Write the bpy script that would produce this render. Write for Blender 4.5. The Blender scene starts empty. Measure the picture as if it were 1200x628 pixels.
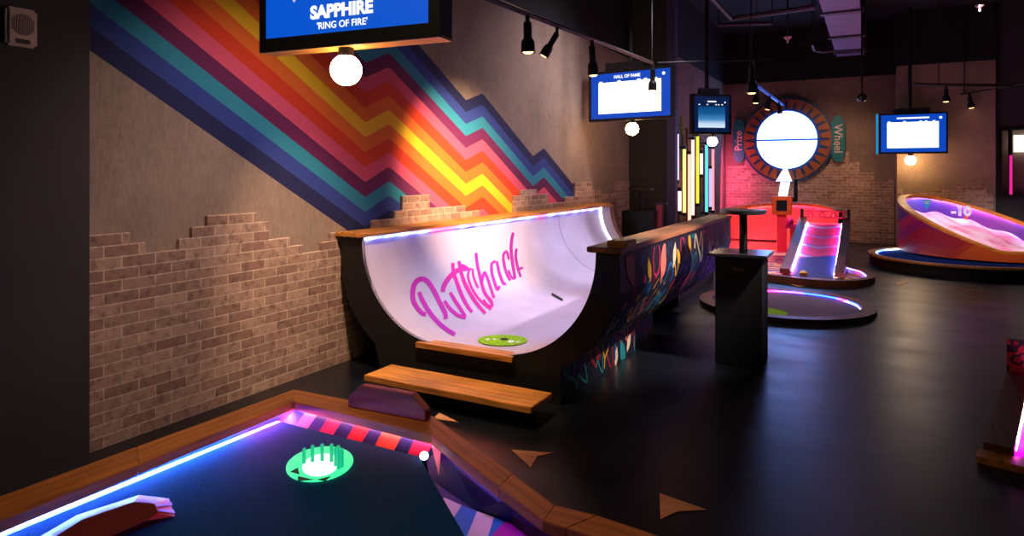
import bpy, bmesh, math, random
from mathutils import Vector, Matrix
random.seed(7)
PI = math.pi
SC = bpy.context.scene
COL = SC.collection
# ---------------------------------------------------------------- survey of the room
# world: Y runs along the mural wall, X to the right, Z up; the eye stands at (0,0,1.5)
F, H, HY = 770.0, 1.5, 202.0
TH = math.atan(423 / F); S_, C_ = math.sin(TH), math.cos(TH)
def W(D, l): return (-S_ * D + C_ * l, C_ * D + S_ * l)
def P(px, py, z=0.0):
    D = F * (H - z) / (py - HY); x, y = W(D, (px - 600) / F * D); return Vector((x, y, z))
def PD(px, py, D):
    x, y = W(D, (px - 600) / F * D); return Vector((x, y, H - (py - HY) / F * D))
def PY(px, py, Y):
    k = (px - 600) / F; return PD(px, py, Y / (C_ + S_ * k))
def PX(px, py, X):
    k = (px - 600) / F; return PD(px, py, X / (-S_ + C_ * k))
def lin(c): c /= 255; return c / 12.92 if c <= .04045 else ((c + .055) / 1.055) ** 2.4
def rgb(r, g, b): return (lin(r), lin(g), lin(b), 1)

# ---------------------------------------------------------------- materials
def newmat(name):
    m = bpy.data.materials.new(name); m.use_nodes = True
    nt = m.node_tree; b = nt.nodes['Principled BSDF']; return m, nt, b
def N(nt, typ, **kw):
    n = nt.nodes.new(typ)
    for k, v in kw.items():
        if k in n.inputs.keys(): n.inputs[k].default_value = v
        else: setattr(n, k, v)
    return n
def ramp(nt, fac, stops, interp='LINEAR'):
    r = nt.nodes.new('ShaderNodeValToRGB'); r.color_ramp.interpolation = interp
    e = r.color_ramp.elements
    while len(e) > 1: e.remove(e[-1])
    e[0].position = stops[0][0]; e[0].color = stops[0][1]
    for p, c in stops[1:]:
        q = e.new(p); q.color = c
    if fac is not None: nt.links.new(fac, r.inputs[0])
    return r
def mth(nt, op, a, b=None, c=None):
    n = nt.nodes.new('ShaderNodeMath'); n.operation = op
    for i, v in enumerate((a, b, c)):
        if v is None: continue
        if isinstance(v, (int, float)): n.inputs[i].default_value = v
        else: nt.links.new(v, n.inputs[i])
    return n.outputs[0]
def objco(nt):
    t = nt.nodes.new('ShaderNodeTexCoord'); s = nt.nodes.new('ShaderNodeSeparateXYZ')
    nt.links.new(t.outputs['Object'], s.inputs[0]); return t.outputs['Object'], s.outputs
def flat(name, col, rough=.6, metal=0, noise=.12, nscale=9, bump=0.0):
    m, nt, b = newmat(name); co, s = objco(nt)
    n = N(nt, 'ShaderNodeTexNoise', Scale=nscale, Detail=5.0); nt.links.new(co, n.inputs['Vector'])
    d = tuple(max(0, c * (1 - noise * 2)) for c in col[:3]) + (1,); l = tuple(min(1, c * (1 + noise)) for c in col[:3]) + (1,)
    r = ramp(nt, n.outputs['Fac'], [(.3, d), (.7, l)]); nt.links.new(r.outputs[0], b.inputs['Base Color'])
    b.inputs['Roughness'].default_value = rough; b.inputs['Metallic'].default_value = metal
    if bump:
        bp = N(nt, 'ShaderNodeBump', Strength=bump, Distance=.01); nt.links.new(n.outputs['Fac'], bp.inputs['Height']); nt.links.new(bp.outputs[0], b.inputs['Normal'])
    return m
def glow(name, col, strength):
    m, nt, b = newmat(name)
    b.inputs['Base Color'].default_value = (0, 0, 0, 1); b.inputs['Emission Color'].default_value = col
    b.inputs['Emission Strength'].default_value = strength; return m
def wood(name, c1, c2, axis='Y', rough=.45, sc=14):
    m, nt, b = newmat(name); co, s = objco(nt)
    mp = N(nt, 'ShaderNodeMapping'); nt.links.new(co, mp.inputs[0])
    mp.inputs['Scale'].default_value = {'Y': (1, .06, 1), 'X': (.06, 1, 1), 'Z': (1, 1, .06)}[axis]
    n = N(nt, 'ShaderNodeTexNoise', Scale=float(sc * 3), Detail=6.0, Distortion=.6); nt.links.new(mp.outputs[0], n.inputs['Vector'])
    n2 = N(nt, 'ShaderNodeTexNoise', Scale=2.5, Detail=2.0); nt.links.new(co, n2.inputs['Vector'])
    mx = mth(nt, 'ADD', mth(nt, 'MULTIPLY', n.outputs['Fac'], .75), mth(nt, 'MULTIPLY', n2.outputs['Fac'], .3))
    r = ramp(nt, mx, [(.33, c1), (.62, c2)]); nt.links.new(r.outputs[0], b.inputs['Base Color'])
    b.inputs['Roughness'].default_value = rough
    bp = N(nt, 'ShaderNodeBump', Strength=.15, Distance=.004); nt.links.new(n.outputs['Fac'], bp.inputs['Height']); nt.links.new(bp.outputs[0], b.inputs['Normal'])
    return m
W1, W2 = rgb(128, 74, 26), rgb(226, 150, 68)
M = {}
M['wood'] = wood('oak_y', W1, W2, 'Y'); M['woodx'] = wood('oak_x', W1, W2, 'X')
M['railwood_y'] = wood('rail_oak_y', rgb(100, 56, 34), rgb(176, 110, 74), 'Y', .5, 9)
M['railwood'] = wood('rail_oak', rgb(118, 62, 24), rgb(200, 120, 52), 'X', .5, 9)
M['darkwood'] = wood('stained_wood', rgb(70, 36, 26), rgb(128, 72, 46), 'Y'); M['darkwoodz'] = wood('stained_wood_z', rgb(66, 34, 24), rgb(120, 66, 44), 'X')
M['redwood'] = wood('red_stained_wood', rgb(120, 46, 34), rgb(176, 84, 60), 'X')
M['black'] = flat('black_paint', (.005, .0045, .006, 1), .6); M['matblack'] = flat('matt_black', (.006, .006, .007, 1), .8)
M['metal'] = flat('black_metal', (.012, .012, .014, 1), .4, .2)
M['chrome'] = flat('chrome_rim', (.7, .66, .58, 1), .2, 1.0)
M['darkwall'] = flat('dark_paint', rgb(58, 52, 58), .75, 0, .06, 3)
M['violet_lit_wall'] = flat('violet_lit_paint', rgb(78, 66, 118), .7, 0, .06)  # violet light on the recess column put into its colour
M['plate'] = flat('ivory_plastic', rgb(205, 175, 165), .5, 0, .03)
M['bulb'] = glow('globe_glow', rgb(255, 214, 160), 40)
M['bulb_hi'] = glow('globe_glow_bright', rgb(255, 206, 140), 60)
M['white_led'] = glow('white_led', (.75, .82, 1, 1), 9)
M['blue_led'] = glow('blue_led', (.02, .12, 1, 1), 14)
M['screen_blue'] = glow('screen_blue', rgb(0, 84, 206), 1.0); M['screen_blue2'] = glow('screen_deep_blue', rgb(0, 70, 190), 1.0)
M['screen_white'] = glow('screen_white', (.92, .95, 1, 1), 2.6); M['screen_text'] = glow('screen_text', (.95, .97, 1, 1), 1.3)
M['lilac_gem'] = glow('screen_lilac', rgb(205, 190, 255), 1.0)
M['dim_blue'] = glow('screen_dim', rgb(8, 42, 96), .5)

# concrete
def concrete(name, col):
    m, nt, b = newmat(name); co, s = objco(nt)
    n = N(nt, 'ShaderNodeTexNoise', Scale=1.3, Detail=8.0, Roughness=.65); nt.links.new(co, n.inputs['Vector'])
    mp = N(nt, 'ShaderNodeMapping'); nt.links.new(co, mp.inputs[0]); mp.inputs['Scale'].default_value = (1, 1, .35)
    n2 = N(nt, 'ShaderNodeTexNoise', Scale=45.0, Detail=6.0, Roughness=.75); nt.links.new(mp.outputs[0], n2.inputs['Vector'])
    f = mth(nt, 'ADD', mth(nt, 'MULTIPLY', n.outputs['Fac'], .5), mth(nt, 'MULTIPLY', n2.outputs['Fac'], .5))
    r = ramp(nt, f, [(.32, tuple(c * .55 for c in col[:3]) + (1,)), (.5, col), (.68, tuple(min(1, c * 1.35) for c in col[:3]) + (1,))])
    nt.links.new(r.outputs[0], b.inputs['Base Color']); b.inputs['Roughness'].default_value = .85
    bp = N(nt, 'ShaderNodeBump', Strength=.25, Distance=.01); nt.links.new(n2.outputs['Fac'], bp.inputs['Height']); nt.links.new(bp.outputs[0], b.inputs['Normal'])
    return m, nt, b, r, s
M['concrete'] = concrete('concrete_wallcover', rgb(150, 128, 116))[0]
# painted zigzag mural on the long wall: bands stacked under a zigzag line z = p(Y)
ZZ = [(-1, 4.863), (4.20, 1.9115), (4.509, 2.0435), (5.742, 1.376), (6.074, 1.482), (7.28, .828), (7.587, .9395), (8.75, .337), (10.9, -.78)]
mm, nt, b, conc, s = concrete('mural_wall', rgb(150, 128, 116))
fac = mth(nt, 'DIVIDE', mth(nt, 'ADD', s['Y'], 1.0), 11.9)
pz = ramp(nt, fac, [((y + 1) / 11.9, ((z + 1) / 6,) * 3 + (1,)) for y, z in ZZ])
pv = mth(nt, 'SUBTRACT', mth(nt, 'MULTIPLY', pz.outputs[0], 6.0), 1.0)
v = mth(nt, 'DIVIDE', mth(nt, 'SUBTRACT', s['Z'], pv), .1247)            # in bands, 0 = top of yellow
vv = mth(nt, 'DIVIDE', mth(nt, 'ADD', v, 9.0), 17.0)
navy, indi, teal, plum, pink, red, orng, yel = [rgb(*c) for c in ((26, 30, 84), (46, 66, 148), (44, 140, 168), (108, 26, 84), (226, 84, 116), (228, 62, 26), (240, 112, 34), (250, 196, 30))]
bands = [navy, indi, teal, plum, pink, red, orng, yel, orng, red, pink, plum, teal, indi, navy]
bands = bands[::-1]
cr = ramp(nt, vv, [(0, navy)] + [((1 + i + .0) / 17.0, c) for i, c in enumerate(bands[:])] + [(.999, navy)], 'CONSTANT')
mask = mth(nt, 'MULTIPLY', mth(nt, 'GREATER_THAN', v, -8.0), mth(nt, 'LESS_THAN', v, 7.0))
mix = nt.nodes.new('ShaderNodeMix'); mix.data_type = 'RGBA'
nt.links.new(mask, mix.inputs[0]); nt.links.new(conc.outputs[0], mix.inputs[6]); nt.links.new(cr.outputs[0], mix.inputs[7])
up = nt.nodes.new('ShaderNodeMix'); up.data_type = 'RGBA'; nt.links.new(mth(nt, 'GREATER_THAN', s['Z'], 3.47), up.inputs[0])
nt.links.new(mix.outputs[2], up.inputs[6]); up.inputs[7].default_value = (.008, .008, .011, 1)
nt.links.new(up.outputs[2], b.inputs['Base Color']); M['mural'] = mm
# bricks
def brick(name, a, z='Z', hot=1.0):
    m, nt, b = newmat(name); co, s = objco(nt)
    cb = nt.nodes.new('ShaderNodeCombineXYZ'); nt.links.new(s[a], cb.inputs[0]); nt.links.new(s['Z'], cb.inputs[1])
    br = nt.nodes.new('ShaderNodeTexBrick'); nt.links.new(cb.outputs[0], br.inputs['Vector'])
    for k, v_ in (('Scale', 1.0), ('Mortar Size', .0045), ('Mortar Smooth', .3), ('Brick Width', .197), ('Row Height', .0645), ('Bias', .1)): br.inputs[k].default_value = v_
    br.inputs['Color1'].default_value = rgb(150, 112, 102); br.inputs['Color2'].default_value = rgb(196, 160, 142); br.inputs['Mortar'].default_value = rgb(222, 194, 174)
    mp = N(nt, 'ShaderNodeMapping'); nt.links.new(cb.outputs[0], mp.inputs[0]); mp.inputs['Scale'].default_value = (14, 12, 1)
    n = N(nt, 'ShaderNodeTexNoise', Scale=1.3, Detail=6.0, Roughness=.7); nt.links.new(mp.outputs[0], n.inputs['Vector'])
    r = ramp(nt, n.outputs['Fac'], [(.36, (.30, .25, .25, 1)), (.47, (.8, .76, .74, 1)), (.62, (1.0, 1.0, 1.0, 1))])
    mx = nt.nodes.new('ShaderNodeMix'); mx.data_type = 'RGBA'; mx.blend_type = 'MULTIPLY'; mx.inputs[0].default_value = .75
    nt.links.new(br.outputs['Color'], mx.inputs[6]); nt.links.new(r.outputs[0], mx.inputs[7]); nt.links.new(mx.outputs[2], b.inputs['Base Color'])
    b.inputs['Roughness'].default_value = .85
    bp = N(nt, 'ShaderNodeBump', Strength=.5, Distance=.006); bp.invert = True
    nt.links.new(mth(nt, 'ADD', br.outputs['Fac'], mth(nt, 'MULTIPLY', n.outputs['Fac'], -.4)), bp.inputs['Height']); nt.links.new(bp.outputs[0], b.inputs['Normal'])
    return m
M['brick_y'] = brick('brick_along_y', 'Y'); M['brick_x'] = brick('brick_along_x', 'X')
# floor
m, nt, b = newmat('floor_vinyl'); co, s = objco(nt)
mp = N(nt, 'ShaderNodeMapping'); nt.links.new(co, mp.inputs[0]); mp.inputs['Scale'].default_value = (1, 2.2, 1)
n = N(nt, 'ShaderNodeTexNoise', Scale=1.1, Detail=7.0, Roughness=.6); nt.links.new(mp.outputs[0], n.inputs['Vector'])
r = ramp(nt, n.outputs['Fac'], [(.3, (.0025, .004, .008, 1)), (.7, (.006, .008, .014, 1))]); nt.links.new(r.outputs[0], b.inputs['Base Color'])
r2 = ramp(nt, n.outputs['Fac'], [(.3, (.28,) * 3 + (1,)), (.7, (.42,) * 3 + (1,))]); nt.links.new(r2.outputs[0], b.inputs['Roughness']); b.inputs['Specular IOR Level'].default_value = .75; M['floor'] = m
# carpet (fine speckle)
def carpet(name, c, sc=260, rough=.95, cvar=.5):
    m, nt, b = newmat(name); co, s = objco(nt)
    n = N(nt, 'ShaderNodeTexNoise', Scale=float(sc), Detail=3.0); nt.links.new(co, n.inputs['Vector'])
    r = ramp(nt, n.outputs['Fac'], [(.35, tuple(x * (1 - cvar) for x in c[:3]) + (1,)), (.65, tuple(min(1, x * (1 + cvar)) for x in c[:3]) + (1,))])
    nt.links.new(r.outputs[0], b.inputs['Base Color']); b.inputs['Roughness'].default_value = rough; b.inputs['Specular IOR Level'].default_value = .06
    bp = N(nt, 'ShaderNodeBump', Strength=.5, Distance=.004); nt.links.new(n.outputs['Fac'], bp.inputs['Height']); nt.links.new(bp.outputs[0], b.inputs['Normal'])
    return m
M['teal_carpet'] = carpet('teal_turf', rgb(10, 64, 100)); M['grey_carpet'] = carpet('grey_turf', rgb(120, 104, 130), 120, .95, .2)
M['pipe'] = flat('half_pipe_skin', rgb(208, 194, 224), .5, 0, .05, 3)
# addressable LED strip: white / blue / pink stretches
def ledmat(name, stops, strength, sc=1.1):
    m, nt, b = newmat(name); co, s = objco(nt)
    n = N(nt, 'ShaderNodeTexNoise', Scale=sc, Detail=1.0); nt.links.new(co, n.inputs['Vector'])
    r = ramp(nt, n.outputs['Fac'], stops); nt.links.new(r.outputs[0], b.inputs['Emission Color'])
    b.inputs['Emission Strength'].default_value = strength; b.inputs['Base Color'].default_value = (0, 0, 0, 1); return m
LS = [(.30, (1, .1, .45, 1)), (.42, (.10, .16, 1, 1)), (.50, (.6, .75, 1, 1)), (.58, (.12, .2, 1, 1)), (.68, (1, .12, .5, 1))]
M['led'] = ledmat('led_strip', LS, 5.5, 2.2); M['led_blue'] = ledmat('led_strip_blue', [(.40, (.07, .18, 1, 1)), (.55, (.12, .26, 1, 1)), (.61, (.9, .10, .8, 1))], 520, 1.3)
M['led_hot'] = ledmat('led_strip_hot', [(.35, (1, .2, .7, 1)), (.45, (.15, .25, 1, 1)), (.55, (.7, .8, 1, 1)), (.7, (1, .1, .5, 1))], 150, 1.2)
M['led_dim'] = ledmat('led_strip_soft', LS, 6, 1.8)
M['led_pink'] = ledmat('led_strip_pink', [(.35, (1, .15, .22, 1)), (.5, (1, .5, .5, 1)), (.65, (1, .15, .5, 1))], 60, 1.5)

# ---------------------------------------------------------------- geometry helpers
def link(name, me, mats, parent=None, smooth=False):
    o = bpy.data.objects.new(name, me); COL.objects.link(o)
    for m in (mats if isinstance(mats, (list, tuple)) else [mats]): me.materials.append(M[m] if isinstance(m, str) else m)
    if smooth:
        for p in me.polygons: p.use_smooth = True
    if parent: o.parent = parent; o.matrix_parent_inverse = Matrix.Translation(parent.location).inverted() if parent.type == 'EMPTY' or True else None
    return o
def mesh(name, vs, fs, mats, parent=None, smooth=False, fm=None, fix=True):
    me = bpy.data.meshes.new(name); me.from_pydata([tuple(v) for v in vs], [], fs)
    if fm:
        for p, i in zip(me.polygons, fm): p.material_index = i
    if fix:
        bm = bmesh.new(); bm.from_mesh(me); bmesh.ops.recalc_face_normals(bm, faces=bm.faces); bm.to_mesh(me); bm.free()
    me.update(); return link(name, me, mats, parent, smooth)
def localize(o, org, d):
    d = Vector((d.x, d.y, 0)).normalized(); Mx = Matrix(((d.x, -d.y, 0, org.x), (d.y, d.x, 0, org.y), (0, 0, 1, org.z), (0, 0, 0, 1)))
    o.data.transform(Mx.inverted()); o.matrix_basis = Mx; return o
class B:                                   # collects shapes into one bmesh
    def __init__(s): s.bm = bmesh.new()
    def hexa(s, c8):
        v = [s.bm.verts.new(c) for c in c8]
        for f in ((0, 3, 2, 1), (4, 5, 6, 7), (0, 1, 5, 4), (1, 2, 6, 5), (2, 3, 7, 6), (3, 0, 4, 7)): s.bm.faces.new([v[i] for i in f])
        return s
    def box(s, a, b, rot=0, piv=None):
        (x0, y0, z0), (x1, y1, z1) = a, b
        c = [Vector(q) for q in ((x0, y0, z0), (x1, y0, z0), (x1, y1, z0), (x0, y1, z0), (x0, y0, z1), (x1, y0, z1), (x1, y1, z1), (x0, y1, z1))]
        if rot:
            pv_ = Vector(piv) if piv else (c[0] + c[6]) / 2; R = Matrix.Rotation(rot, 4, 'Z'); c = [pv_ + R @ (q - pv_) for q in c]
        return s.hexa(c)
    def prism(s, poly, vec):
        vec = Vector(vec); a = [s.bm.verts.new(Vector(p)) for p in poly]; b = [s.bm.verts.new(Vector(p) + vec) for p in poly]; n = len(a)
        s.bm.faces.new(a); s.bm.faces.new(b[::-1])
        for i in range(n): s.bm.faces.new((a[i], b[i], b[(i + 1) % n], a[(i + 1) % n]))
        return s
    def tube(s, pts, r, n=10, cap=True):
        pts = [Vector(p) for p in pts]; rings = []
        for i, p in enumerate(pts):
            t = (pts[min(i + 1, len(pts) - 1)] - pts[max(i - 1, 0)]).normalized()
            u = t.cross(Vector((0, 0, 1)) if abs(t.z) < .95 else Vector((1, 0, 0))).normalized(); w = t.cross(u)
            ri = r[i] if isinstance(r, (list, tuple)) else r
            rings.append([s.bm.verts.new(p + (u * math.cos(a) + w * math.sin(a)) * ri) for a in (2 * PI * k / n for k in range(n))])
        for A, C in zip(rings, rings[1:]):
            for k in range(n): s.bm.faces.new((A[k], A[(k + 1) % n], C[(k + 1) % n], C[k]))
        if cap: s.bm.faces.new(rings[0]); s.bm.faces.new(rings[-1][::-1])
        return s
    def ball(s, c, r, sz=1.0):
        bmesh.ops.create_uvsphere(s.bm, u_segments=24, v_segments=14, radius=r, matrix=Matrix.Translation(c) @ Matrix.Diagonal((1, 1, sz, 1))); return s
    def strip(s, rows, close=False):       # rows: list of equally long point rows
        g = [[s.bm.verts.new(Vector(p)) for p in r] for r in rows]; R = list(zip(g, g[1:])) + ([(g[-1], g[0])] if close else [])
        for A, C in R:
            for i in range(len(A) - 1): s.bm.faces.new((A[i], A[i + 1], C[i + 1], C[i]))
        return s
    def loopband(s, loops):                # loops: list of closed loops, all stitched in sequence and closed into a solid band
        g = [[s.bm.verts.new(Vector(p)) for p in r] for r in loops]
        for A, C in zip(g, g[1:] + g[:1]):
            for i in range(len(A)): s.bm.faces.new((A[i], A[(i + 1) % len(A)], C[(i + 1) % len(A)], C[i]))
        return s
    def done(s, name, mats, parent=None, smooth=False, bevel=0, seg=2):
        if bevel:
            bmesh.ops.bevel(s.bm, geom=list(s.bm.edges), offset=bevel, segments=seg, affect='EDGES', clamp_overlap=True)
        bmesh.ops.recalc_face_normals(s.bm, faces=s.bm.faces)
        me = bpy.data.meshes.new(name); s.bm.to_mesh(me); s.bm.free(); return link(name, me, mats, parent, smooth)
def tag(o, label, cat, group=None, kind=None):
    o['label'] = label; o['category'] = cat
    if group: o['group'] = group
    if kind: o['kind'] = kind
    return o
def thing(name, label, cat, loc, group=None):
    o = bpy.data.objects.new(name, None); o.empty_display_size = .1; COL.objects.link(o); o.location = loc
    return tag(o, label, cat, group)
def struct(o): o['kind'] = 'structure'; return o
def text(name, s, size, mat, parent, origin, ux, uy, bold=0.0, ext=.001, align='CENTER', space=1.0, shear=0):
    cu = bpy.data.curves.new(name, 'FONT'); cu.body = s; cu.size = size; cu.align_x = align; cu.align_y = 'CENTER'; cu.offset = bold; cu.extrude = ext; cu.space_character = space; cu.shear = shear
    t = bpy.data.objects.new(name, cu); COL.objects.link(t); bpy.context.view_layer.update()
    me = bpy.data.meshes.new_from_object(t.evaluated_get(bpy.context.evaluated_depsgraph_get())); bpy.data.objects.remove(t)
    ux = Vector(ux).normalized(); uy = Vector(uy).normalized(); n = ux.cross(uy); o = Vector(origin)
    for v in me.vertices: c = v.co.copy(); v.co = o + ux * c.x + uy * c.y + n * c.z
    return link(name, me, mat, parent)
def cr_spline(pts, n=6, closed=False):
    pts = [Vector(p) for p in pts]; L = len(pts); out = []
    for i in range(L if closed else L - 1):
        g = (lambda k: pts[k % L]) if closed else (lambda k: pts[max(0, min(L - 1, k))])
        a, b_, c, d = g(i - 1), g(i), g(i + 1), g(i + 2)
        for j in range(n):
            t = j / n; out.append(.5 * ((2 * b_) + (c - a) * t + (2 * a - 5 * b_ + 4 * c - d) * t * t + (3 * b_ - a - 3 * c + d) * t ** 3))
    if not closed: out.append(pts[-1])
    return out
def ribbon2d(pts, w):                      # left / right edge of a brush stroke in the plane
    L, R = [], []
    for i, p in enumerate(pts):
        t = (pts[min(i + 1, len(pts) - 1)] - pts[max(i - 1, 0)]); t = t.normalized() if t.length > 1e-9 else Vector((1, 0))
        nrm = Vector((-t.y, t.x)); ww = w[i] if isinstance(w, list) else w
        L.append(p + nrm * ww / 2); R.append(p - nrm * ww / 2)
    return L, R
def circ(c, rx, ry, z, n=64, a0=0, a1=2 * PI, end=False):
    k = n + (1 if end else 0)
    return [Vector((c[0] + rx * math.cos(a0 + (a1 - a0) * i / n), c[1] + ry * math.sin(a0 + (a1 - a0) * i / n), z(i) if callable(z) else z)) for i in range(k)]

# ================================================================ the room
XW = -3.70
struct(B().box((-3.9, -1.5, -.1), (7.5, 16.4, 0)).done('floor', 'floor'))
struct(B().box((-3.9, -1.5, 4.7), (7.5, 16.4, 4.8)).done('ceiling', 'matblack'))
wl = struct(B().box((XW - .2, 1.6, 0), (XW, 11.0, 4.7)).done('wall_left', 'mural'))
struct(B().box((XW - .2, -1.4, 0), (-3.5, PX(105, 300, -3.5).y, 4.7)).done('wall_near_left', 'darkwall'))
struct(B().box((XW, 10.93, 0), (-3.03, 11.05, 4.7)).done('wall_recess', 'darkwall'))
struct(B().box((-3.03, 10.90, 0), (-2.885, 11.05, 4.7)).done('wall_recess_column', 'violet_lit_wall'))
m, nt, b = newmat('upper_black'); co, s = objco(nt)
def capped(name, base, zc):
    m, nt, b = newmat(name); m2, nt, b, r, s = concrete(name + '_c', base)
    up = nt.nodes.new('ShaderNodeMix'); up.data_type = 'RGBA'; nt.links.new(mth(nt, 'GREATER_THAN', s['Z'], zc), up.inputs[0])
    nt.links.new(r.outputs[0], up.inputs[6]); up.inputs[7].default_value = (.007, .007, .009, 1); nt.links.new(up.outputs[2], b.inputs['Base Color']); return m2
M['backwall'] = capped('back_concrete', rgb(138, 112, 100), 3.55); M['backwall2'] = capped('pillar_concrete', rgb(150, 126, 110), 3.62)
struct(B().box((-3.15, 11.05, 0), (-3.03, 15.9, 4.7)).done('wall_partition', 'backwall'))
wb = struct(B().box((-3.15, 15.9, 0), (.6, 16.1, 4.7)).done('wall_back', 'backwall'))
wp = struct(B().box((PY(1051, 200, 15.2).x, 15.2, 0), (2.02, 16.1, 4.7)).done('wall_back_pillar', 'backwall2'))
# right back wall with a window opening
g = B(); YR = 15.35
w0, w1 = PY(1174, 229, YR), PY(1236, 151, YR)
g.box((2.02, YR, 0), (7.4, YR + .2, w0.z)); g.box((2.02, YR, w1.z), (7.4, YR + .2, 4.7)); g.box((2.02, YR, w0.z), (w0.x, YR + .2, w1.z)); g.box((w1.x, YR, w0.z), (7.4, YR + .2, w1.z))
struct(g.done('wall_back_right', 'darkwall'))
struct(B().box((7.3, -1.4, 0), (7.5, YR, 4.7)).done('wall_right', 'darkwall'))
wi = struct(B().box((w0.x - .05, YR - .03, w0.z - .05), (w1.x + .05, YR + .02, w0.z)).box((w0.x - .05, YR - .03, w1.z), (w1.x + .05, YR + .02, w1.z + .05)).box((w0.x - .05, YR - .03, w0.z), (w0.x, YR + .02, w1.z)).box((w1.x, YR - .03, w0.z), (w1.x + .05, YR + .02, w1.z)).done('window_1', 'metal'))
q = PY(1184, 200, YR)
B().box((q.x - .03, YR, w0.z), (q.x + .03, YR + .05, w1.z)).done('window_mullion', 'metal', wi)
M['warmroom'] = flat('room_beyond', rgb(150, 128, 110), .8)
struct(B().box((w0.x, YR + .21, w0.z), (w1.x, YR + .25, w1.z)).done('wall_beyond_window', 'warmroom'))
bp_ = B().box((q.x + .07, YR + .1, PY(1190, 178, YR).z), (w1.x - .02, YR + .14, PY(1190, 158, YR).z)).done('light_panel', glow('panel_glow', (1, .93, .84, 1), 1.6))
tag(bp_, 'white lit panel seen through the dark window at the right edge', 'light')
pn = B().tube([(q.x - .0, YR - .06, w0.z + .02), (q.x, YR - .06, PY(1184, 182, YR).z)], .022).done('neon_tube', glow('magenta_neon', (1, .02, .35, 1), .9))
tag(pn, 'short magenta neon tube upright in the dark window at the right', 'light')

# stepped brick cladding, standing proud of the wall
def clad(name, parent, mat, spans, put):
    """spans: (u0,u1,ztop) on the wall; put(u,z,d)->3D; every span a slab, merged in one mesh"""
    b_ = B()
    for u0, u1, z1 in spans:
        b_.hexa([put(u0, 0, 0), put(u1, 0, 0), put(u1, 0, .025), put(u0, 0, .025), put(u0, z1, 0), put(u1, z1, 0), put(u1, z1, .025), put(u0, z1, .025)])
    return b_.done(name, mat, parent)
def snap(z): return round(z / .0645) * .0645
pf = [(100, 149, 270), (149, 168, 281), (168, 207, 291), (207, 222, 276), (222, 240, 262), (240, 298, 248), (298, 312, 256), (312, 337, 278), (337, 352, 285), (352, 374, 292), (374, 384, 280), (384, 406, 267),
      (406, 434, 275), (434, 460, 253), (460, 469, 247), (469, 501, 232), (501, 543, 244), (543, 560, 250), (560, 582, 262), (582, 600, 247), (600, 608, 230), (608, 627, 222), (627, 640, 227), (640, 660, 240), (660, 672, 229),
      (672, 692, 212), (692, 703, 222), (703, 718, 228), (718, 736, 213)]
sp = []
for a, c, y in pf:
    ya, yc = PX(a, y, XW).y, PX(c, y, XW).y; sp.append((ya, yc, snap(PX((a + c) / 2, y, XW).z)))
clad('brick_cladding', wl, 'brick_y', [(a, min(c, 10.93), z) for a, c, z in sp], lambda u, z, d: Vector((XW + d, u, z)))
bk = [(-3.0, -2.6, 1.65), (-2.6, -2.2, 1.95), (-2.2, -1.9, 1.725), (-1.9, -1.35, 1.5), (-1.35, -1.05, 1.8), (-1.05, -.85, 1.65), (-.85, -.45, 1.95), (-.45, -.25, 1.725), (-.25, .02, 1.5), (.02, .39, 1.35)]
clad('brick_cladding', wb, 'brick_x', bk, lambda u, z, d: Vector((u, 15.9 - d, z)))
pk = [(1051, 1058, 222), (1058, 1078, 228), (1078, 1096, 226), (1096, 1112, 224), (1112, 1122, 221), (1122, 1150, 213), (1150, 1156, 220), (1156, 1163, 228)]
clad('brick_cladding', wp, 'brick_x', [(PY(a, 200, 15.2).x, PY(c, 200, 15.2).x, snap(PY(a, y, 15.2).z)) for a, c, y in pk], lambda u, z, d: Vector((u, 15.2 - d, z)))

# ================================================================ half pipe ramp
Y0, YM, Y1 = 3.86, 7.44, 9.30
RL, RC, RR = -2.72, .98, -2.235           # arc centres, radius
R = .713
hp = thing('half_pipe_ramp', 'large black half pipe with pale lit inside and wooden rails along the mural wall', 'ramp', (-2.5, Y0, 0))
def arcL(t, r=R): return (RL - r * math.cos(t), RC - r * math.sin(t))      # t 0..90deg  top -> bottom
def arcR(t, r=R): return (RR + r * math.cos(t), RC - r * math.sin(t))
NA = 24
innL = [(RL - R, 1.0)] + [arcL(PI / 2 * i / NA) for i in range(NA + 1)]
innR = [arcR(PI / 2 * i / NA) for i in range(NA, -1, -1)] + [(RR + R, 1.0)]
prof = innL + innR
# skin
def sheet(pl, y0, y1, th=.012, n=10):
    b_ = B(); rows = []
    for j in range(n + 1):
        y = y0 + (y1 - y0) * j / n; rows.append([Vector((x, y, z)) for x, z in pl])
    b_.strip(rows); return b_
o = sheet(prof, Y0, YM).done('skin', 'pipe', hp, True)
o2 = sheet(innL + [(RR + .3, RC - R)], YM, Y1).done('skin', 'pipe', hp, True)
M['seam'] = flat('seam_line', rgb(170, 140, 168), .6)
b_ = B(); b_.strip([[Vector((x + .002, YM + dy, z + .002)) for x, z in innL] for dy in (0, .012)]); b_.done('seam', 'seam', hp)
b_ = B(); b_.strip([[Vector((x - .0025, YM - .02 + dy, z + .002)) for x, z in innR] for dy in (0, .012)]); b_.done('seam', 'seam', hp)
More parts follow.
